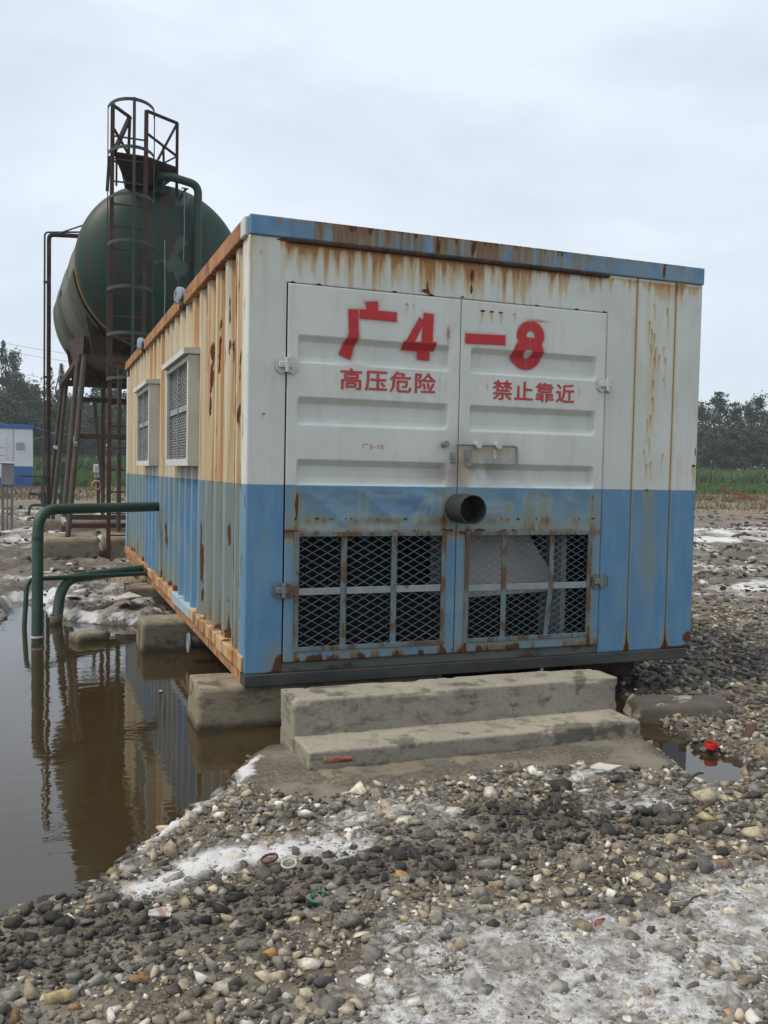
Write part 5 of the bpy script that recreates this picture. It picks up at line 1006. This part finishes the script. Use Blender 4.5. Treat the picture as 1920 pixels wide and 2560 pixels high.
def tree_proto(kind, seed):
    r = np.random.default_rng(seed); random.seed(seed); pts = []; tr = MB(); tr.tube([(0, 0, -.3), (.05, .02, .4), (-.03, .05, .75), (0, 0, .97)], [.020, .015, .008, .002], 7, False)
    if kind == 'conifer':
        for k in range(120):
            h = r.uniform(.10, .985); L = (1-h)**.85*.185*r.uniform(.65, 1.1)+.008; a = r.uniform(0, 6.283); e_ = (math.cos(a)*L, math.sin(a)*L, h+L*.25-.02)
            if L > .06: limb(tr, (0, 0, h), e_, .004, .001)
            m_ = int(16+150*L); t_ = r.random(m_)**.65; sp_ = .006+.022*L/.2; pts.append(np.c_[e_[0]*t_, e_[1]*t_, h+(e_[2]-h)*t_]+r.normal(0, sp_, (m_, 3)))
        size = .010
    elif kind == 'bushy':
        for k in range(46):
            h = r.uniform(.18, .95); w_ = .24*math.sin(math.pi*min(1, (h-.05)/.98))**.7; a = r.uniform(0, 6.283); L = w_*r.uniform(.3, 1.1); e_ = np.array((math.cos(a)*L, math.sin(a)*L, h))
            limb(tr, (0, 0, max(.1, h-.18)), tuple(e_), .005, .001); m_ = 130; pts.append(e_+r.normal(0, 1, (m_, 3))*np.array([.045, .045, .035])*r.uniform(.6, 1.3))
        size = .015
    else:                                                       # tall and thin-topped: tufts against the sky
        for k in range(58):
            h = r.uniform(.28, 1.0); w_ = .13*(1.15-h)+.02; a = r.uniform(0, 6.283); L = w_*r.uniform(.3, 1.3); e_ = np.array((math.cos(a)*L, math.sin(a)*L, h))
            limb(tr, (0, 0, max(.2, h-.10)), tuple(e_), .0035, .001); m_ = 55 if h > .7 else 85; pts.append(e_+r.normal(0, 1, (m_, 3))*np.array([.02, .02, .018])*r.uniform(.6, 1.5))
        size = .012
    V, F, t_ = leaf_cloud(np.concatenate(pts), size, seed); V[:, 2] = np.maximum(V[:, 2], .04)
    cm = np_mesh('crown', V, F, {'tone': t_}); cm.materials.append(M['leaf'] if kind == 'conifer' else M['leaf2']); tm = tr.mesh('trunk'); tm.materials.append(M['bark']); return cm, tm
PROTO = {'conifer': [tree_proto('conifer', s_) for s_ in (1, 2, 3)], 'bushy': [tree_proto('bushy', s_) for s_ in (4, 5, 6)], 'thin': [tree_proto('thin', s_) for s_ in (7, 8, 9)]}
ORD = ['first', 'second', 'third', 'fourth', 'fifth', 'sixth', 'seventh', 'eighth', 'ninth', 'tenth', 'eleventh', 'twelfth', 'thirteenth', 'fourteenth', 'fifteenth']
LBL = {('conifer', 0): '{} dark pointed conifer from the left edge in the left tree row', ('bushy', 0): '{} dark bushy tree from the left edge in the left tree row', ('thin', 0): '{} thin tall tree from the left edge, behind the left tree row',
       ('conifer', 1): '{} dark pointed tree beyond the meadow, counted from the container to the right', ('bushy', 1): '{} round bushy tree beyond the meadow, counted from the container to the right', ('thin', 1): '{} tall thin tree beyond the meadow, counted from the container to the right'}
def plant_row(rows, side):
    global k
    seen = {}
    for kind, u_, D_, h, w_ in sorted(rows, key=lambda q: q[1]):
        i = seen.get(kind, 0); seen[kind] = i+1; plant_tree(kind, k, u_, D_, h, w_, side, LBL[kind, side].format(ORD[i])); k += 1
def plant_tree(kind, k, u_, D_, h, wide, side, label):
    x, y = ray_xy(u_, D_); z = gh(x, y)-.1; cm, tm = PROTO[kind][k % 3]
    e_ = empty({'conifer': 'conifer_tree', 'bushy': 'bushy_tree', 'thin': 'poplar_tree'}[kind], (x, y, z), label, 'tree', 'tree row on the left' if side == 0 else 'tree row beyond the meadow')
    e_.scale = (h*wide, h*wide, h); e_.rotation_euler = (0, 0, k*1.7+u_*.13)
    for nm, me in (('crown', cm), ('trunk', tm)):
        o = bpy.data.objects.new(nm, me); COL.objects.link(o); o.parent = e_
rt = np.random.default_rng(77); k = 0
LEFT = [('conifer', 8, 95, 12.8, .75), ('conifer', -40, 98, 12, .9), ('bushy', 60, 97, 9.4, 1.0), ('conifer', 52, 104, 10.5, .8), ('bushy', 92, 95, 7.6, 1.0), ('conifer', 124, 96, 10.8, .8), ('conifer', 152, 99, 11.3, .85), ('bushy', 176, 97, 7.2, 1.05), ('bushy', 205, 100, 8.0, 1.0), ('conifer', 232, 98, 9.2, .9), ('bushy', 262, 95, 8.8, 1.05), ('conifer', 292, 99, 9.0, .95), ('bushy', 318, 96, 8.6, 1.0), ('thin', 30, 108, 13, 1.1), ('thin', 250, 108, 12, 1.2), ('bushy', 30, 92, 7.0, 1.2), ('bushy', 125, 92, 6.5, 1.3), ('bushy', 220, 92, 6.0, 1.3), ('bushy', 300, 91, 6.2, 1.3), ('bushy', 165, 110, 9, 1.4), ('bushy', 75, 112, 10, 1.4), ('bushy', -20, 93, 8, 1.3)]
plant_row(LEFT, 0)
RIGHT = [('conifer', 1764, 104, 8.6, .8), ('thin', 1790, 103, 9.7, 1.3), ('conifer', 1806, 100, 7.9, 1.0), ('bushy', 1778, 98, 5.4, 1.2), ('thin', 1826, 106, 8.8, 1.2), ('conifer', 1842, 101, 7.9, 1.0), ('bushy', 1820, 99, 5.8, 1.2), ('thin', 1868, 105, 8.8, 1.3), ('bushy', 1858, 98, 5.9, 1.2), ('thin', 1892, 103, 9.4, 1.3), ('conifer', 1916, 100, 8.1, 1.1), ('bushy', 1898, 99, 6.1, 1.2), ('thin', 1932, 105, 9.4, 1.2), ('bushy', 1940, 98, 6.3, 1.2), ('thin', 1748, 107, 9.0, 1.3), ('bushy', 1742, 100, 5.9, 1.1)]
plant_row(RIGHT, 1)
def blades(name, sectors, n_, dlo, dhi, hlo, hhi, w_, material, label, seed, zoff=0.0):
    r = np.random.default_rng(seed); P_ = []
    for u0, u1 in sectors:
        uu = r.uniform(u0, u1, n_); dd_ = np.sqrt(r.uniform(dlo**2, dhi**2, n_)); d = AX_F[None]+AX_R[None]*((uu-960)/FPX)[:, None]; d /= np.hypot(d[:, 0], d[:, 1])[:, None]; P_.append(np.c_[CAM[0]+d[:, 0]*dd_, CAM[1]+d[:, 1]*dd_])
    P_ = np.concatenate(P_); z = gheight(P_[:, 0], P_[:, 1])-.02; h = r.uniform(hlo, hhi, len(P_))*(.5+fbm(P_[:, 0]*.25, P_[:, 1]*.25, 3, seed)); a = r.uniform(0, 6.283, len(P_)); ln = r.normal(0, .35, (len(P_), 2))
    B = np.c_[P_, z]; dx = np.c_[np.cos(a), np.sin(a), 0*a]*w_; V = np.stack([B-dx, B+dx, B+np.c_[ln*h[:, None], h]], 1).reshape(-1, 3); F = np.arange(len(V)).reshape(-1, 3); t_ = np.repeat(np.clip(r.normal(.5, .25, len(P_)), 0, 1), 3)
    o = link(name, np_mesh(name, V, F, {'tone': np.c_[t_, t_, t_]}), material); tag(o, label, None, None, 'stuff')
SEC = [(-160, 420), (1690, 2080)]
blades('meadow_grass', SEC, 30000, 47, 92, .10, .34, .05, M['grass'], 'bright green meadow grass before the tree rows', 301)
blades('dry_grass', SEC, 7000, 33, 49, .05, .18, .025, M['straw'], 'dry straw-coloured grass along the dirt bank', 302)
blades('tall_weeds', [(80, 420), (1690, 2080)], 9000, 78, 96, .5, 1.6, .10, M['weed'], 'tall weeds at the foot of the trees', 303)
def wire(u0, D0, z0, u1, D1, z1, lb):
    a = np.array([*ray_xy(u0, D0), z0]); b = np.array([*ray_xy(u1, D1), z1]); pts = [tuple(a+(b-a)*t_-np.array([0, 0, 4*.5*t_*(1-t_)])) for t_ in np.linspace(0, 1, 14)]; mb = MB(); mb.tube(pts, .014, 4, False); o = mb.build('power_line', M['galv'], None); tag(o, lb, 'wire', 'power lines on the left')
for z_, z2_, lb in ((12.0, 10.9, 'topmost overhead wire left of the tank'), (11.4, 10.2, 'second overhead wire left of the tank'), (5.6, 3.6, 'long low wire crossing before the left trees'), (9.8, 8.4, 'third overhead wire left of the tank')): wire(-120, 80, z_, 480, 84, z2_, lb)

# ------------------------------------------------------------------ debris near the steps
def slab(name, lo, hi, mt, label, cat, rotz=0, amp=.02, seed=0, tilt=0):
    c = (np.array(lo)+np.array(hi))/2
    def ed(P_):
        q = P_-c; ca, sa = math.cos(rotz), math.sin(rotz); x, y = q[:, 0]*ca-q[:, 1]*sa, q[:, 0]*sa+q[:, 1]*ca; return np.c_[c[0]+x, c[1]+y, c[2]+q[:, 2]+tilt*q[:, 0]]
    o = rough_block(name, lo, hi, mt, None, amp, seed, .15, .03, ed); tag(o, label, cat); return o
M['slabrock'] = worn('wet_grey_slab', (.10, .088, .070), (.065, .056, .046), 6, .7, (.28, .265, .23), (.54, .60), 4.5, .7)
slab('rock_slab', (2.40, -.70, -.03), (2.98, -.40, .12), M['slabrock'], 'large flat grey slab lying at the puddle right of the steps', 'rock', -.42, .028, 61, .05)
slab('rubble_block', (-.86, 3.02, -.05), (-.60, 3.22, .075), M['concrete_tan'], 'small flat concrete piece at the foot of the green pipes', 'rubble', .35, .02, 62)
slab('timber_offcut', (-.40, 4.15, .02), (-.27, 4.95, .12), M['wood'], 'weathered board lying on the salty mud beside the container', 'board', -.3, .01, 63, .05)
slab('timber_offcut', (-.22, 4.2, .02), (-.05, 5.0, .09), M['white_rag'], 'whitish board on the mud against the container edge', 'board', .25, .012, 64, -.1)
slab('rubble_block', (-.20, 5.7, .02), (.3, 6.6, .25), M['concrete_tan'], 'tan rubble heap below the far end of the container', 'rubble', .2, .10, 65)
slab('brick_piece', (-.62, 4.32, .03), (-.44, 4.42, .12), M['rust_red'], 'reddish brick piece on the mud near the curved pipe', 'brick', .5, .02, 66, .3)
slab('brick_piece', (2.66, -1.16, .02), (2.78, -1.10, .085), M['rust_red'], 'broken reddish brick among gravel right of the puddle', 'brick', .6, .02, 67, .4)
t = MB(); t.revolve([(.0, .010), (.030, .010), (.030, .030), (.034, .032), (.036, .024), (.036, 0), (.0, 0)], (2.37, -1.215, .035), (.12, -.1, 1), 26); o = t.build('bottle_cap', M['red_plastic'], None, True); tag(o, 'round red plastic cap at the puddle edge', 'cap')
def ring(c, R_, r_, mt, lb, arc=6.283, tilt=(0, 0)):
    mb = MB(); pts = [(c[0]+R_*math.cos(a), c[1]+R_*.85*math.sin(a), c[2]+tilt[0]*math.cos(a)*R_+tilt[1]*math.sin(a)*R_) for a in np.linspace(0, arc, 26)]; mb.tube(pts, r_, 8, arc < 6.2); o = mb.build('rubber_ring', mt, None, True); tag(o, lb, 'ring')
zz_ = lambda x, y: gh(x, y)
ring((-.309, -1.93, zz_(-.309, -1.93)+.035), .030, .0048, worn('maroon_rubber', (.10, .03, .03), (.08, .03, .03), 9), 'maroon ring lying on the white salt', 6.283, (.2, .1))
ring((-.249, -1.99, zz_(-.249, -1.99)+.035), .027, .0042, worn('cream_rubber', (.42, .40, .30), (.38, .36, .28), 9), 'pale cream ring beside the maroon ring', 6.283, (.1, .25))
ring((-.224, -2.30, zz_(-.224, -2.30)+.040), .034, .0030, worn('green_cord', (.02, .20, .13), (.02, .18, .12), 9), 'open loop of green cord on the dark gravel', 4.9, (.1, .1))
def scrap(pts, lb, mt='white_rag'):
    mb = MB(); k_ = len(pts); mb.add([(x, y, zz_(x, y)+z_) for x, y, z_ in pts]+[(x, y, zz_(x, y)+z_-.004) for x, y, z_ in pts], [tuple(range(k_)), tuple(range(k_, 2*k_))[::-1]]+[(i, k_+i, k_+(i+1) % k_, (i+1) % k_) for i in range(k_)]); o = mb.build('plastic_scrap', M[mt], None); tag(o, lb, 'scrap')
scrap([(-.785, -2.235, .045), (-.715, -2.245, .035), (-.705, -2.215, .05), (-.74, -2.205, .052), (-.78, -2.21, .05)], 'pinkish white label scrap on the dark gravel at left')
scrap([(1.44, -1.43, .045), (1.52, -1.47, .035), (1.60, -1.465, .05), (1.57, -1.42, .042), (1.51, -1.40, .055), (1.46, -1.395, .04)], 'torn white plastic sheet piece before the steps')
scrap([(-.45, 4.3, .10), (-.30, 4.1, .12), (-.15, 4.3, .10), (-.25, 4.6, .13)], 'crumpled white sheet on the mud bank beside the container')
def twig(p0, p1, r_, lb):
    a, b = Vector(p0), Vector(p1); mid = (a+b)/2+Vector((.01, .015, .012)); mb = MB(); mb.tube([a, a*.6+mid*.4, mid, b*.6+mid*.4+Vector((0, .004, .004)), b], [r_, r_, r_*.9, r_*.8, r_*.5], 7); o = mb.build('twig', M['bark'], None, True); tag(o, lb, 'twig')
twig((1.72, -1.78, .08), (1.92, -1.68, .09), .009, 'dark bent stick at the lower edge of the puddle')
twig((.90, -2.77, .075), (1.06, -2.72, .08), .004, 'thin twig lying on the salt crust at right')
mb = MB(); mb.revolve([(.02, -.01), (.034, 0), (.02, .01), (.018, 0), (.02, -.01)], (-.02, 1.15, .004), (.6, -.7, .35), 14); o = mb.build('foam_ring', M['white_rag'], None, True); tag(o, 'white foam ring floating in the dark water under the container', 'ring')
mb = MB(); mb.revolve([(.0, -.012), (.02, 0), (.0, .012)], (-.35, 1.05, .004), (.2, .3, 1), 10); o = mb.build('foam_bit', M['white_rag'], None, True); tag(o, 'tiny white foam bit floating on the pond', 'foam')
print('objects', len(bpy.data.objects), 'tris', sum(len(o.data.polygons) for o in bpy.data.objects if o.type == 'MESH'))

# thin air haze round everything
hz = MB(); hz.box((-760, -360, -1.6), (760, 960, 17.0)); ho = hz.build('haze', None); tag(ho, 'thin pale air haze over the whole site', None, None, 'stuff')
hm = bpy.data.materials.new('air_haze'); hm.use_nodes = True; hn = hm.node_tree; hn.nodes.clear(); o_ = hn.nodes.new('ShaderNodeOutputMaterial'); v_ = hn.nodes.new('ShaderNodeVolumePrincipled')
v_.inputs['Color'].default_value = (.82, .86, .90, 1); v_.inputs['Density'].default_value = .0010; v_.inputs['Anisotropy'].default_value = .2; hn.links.new(v_.outputs[0], o_.inputs['Volume']); ho.data.materials.append(hm)
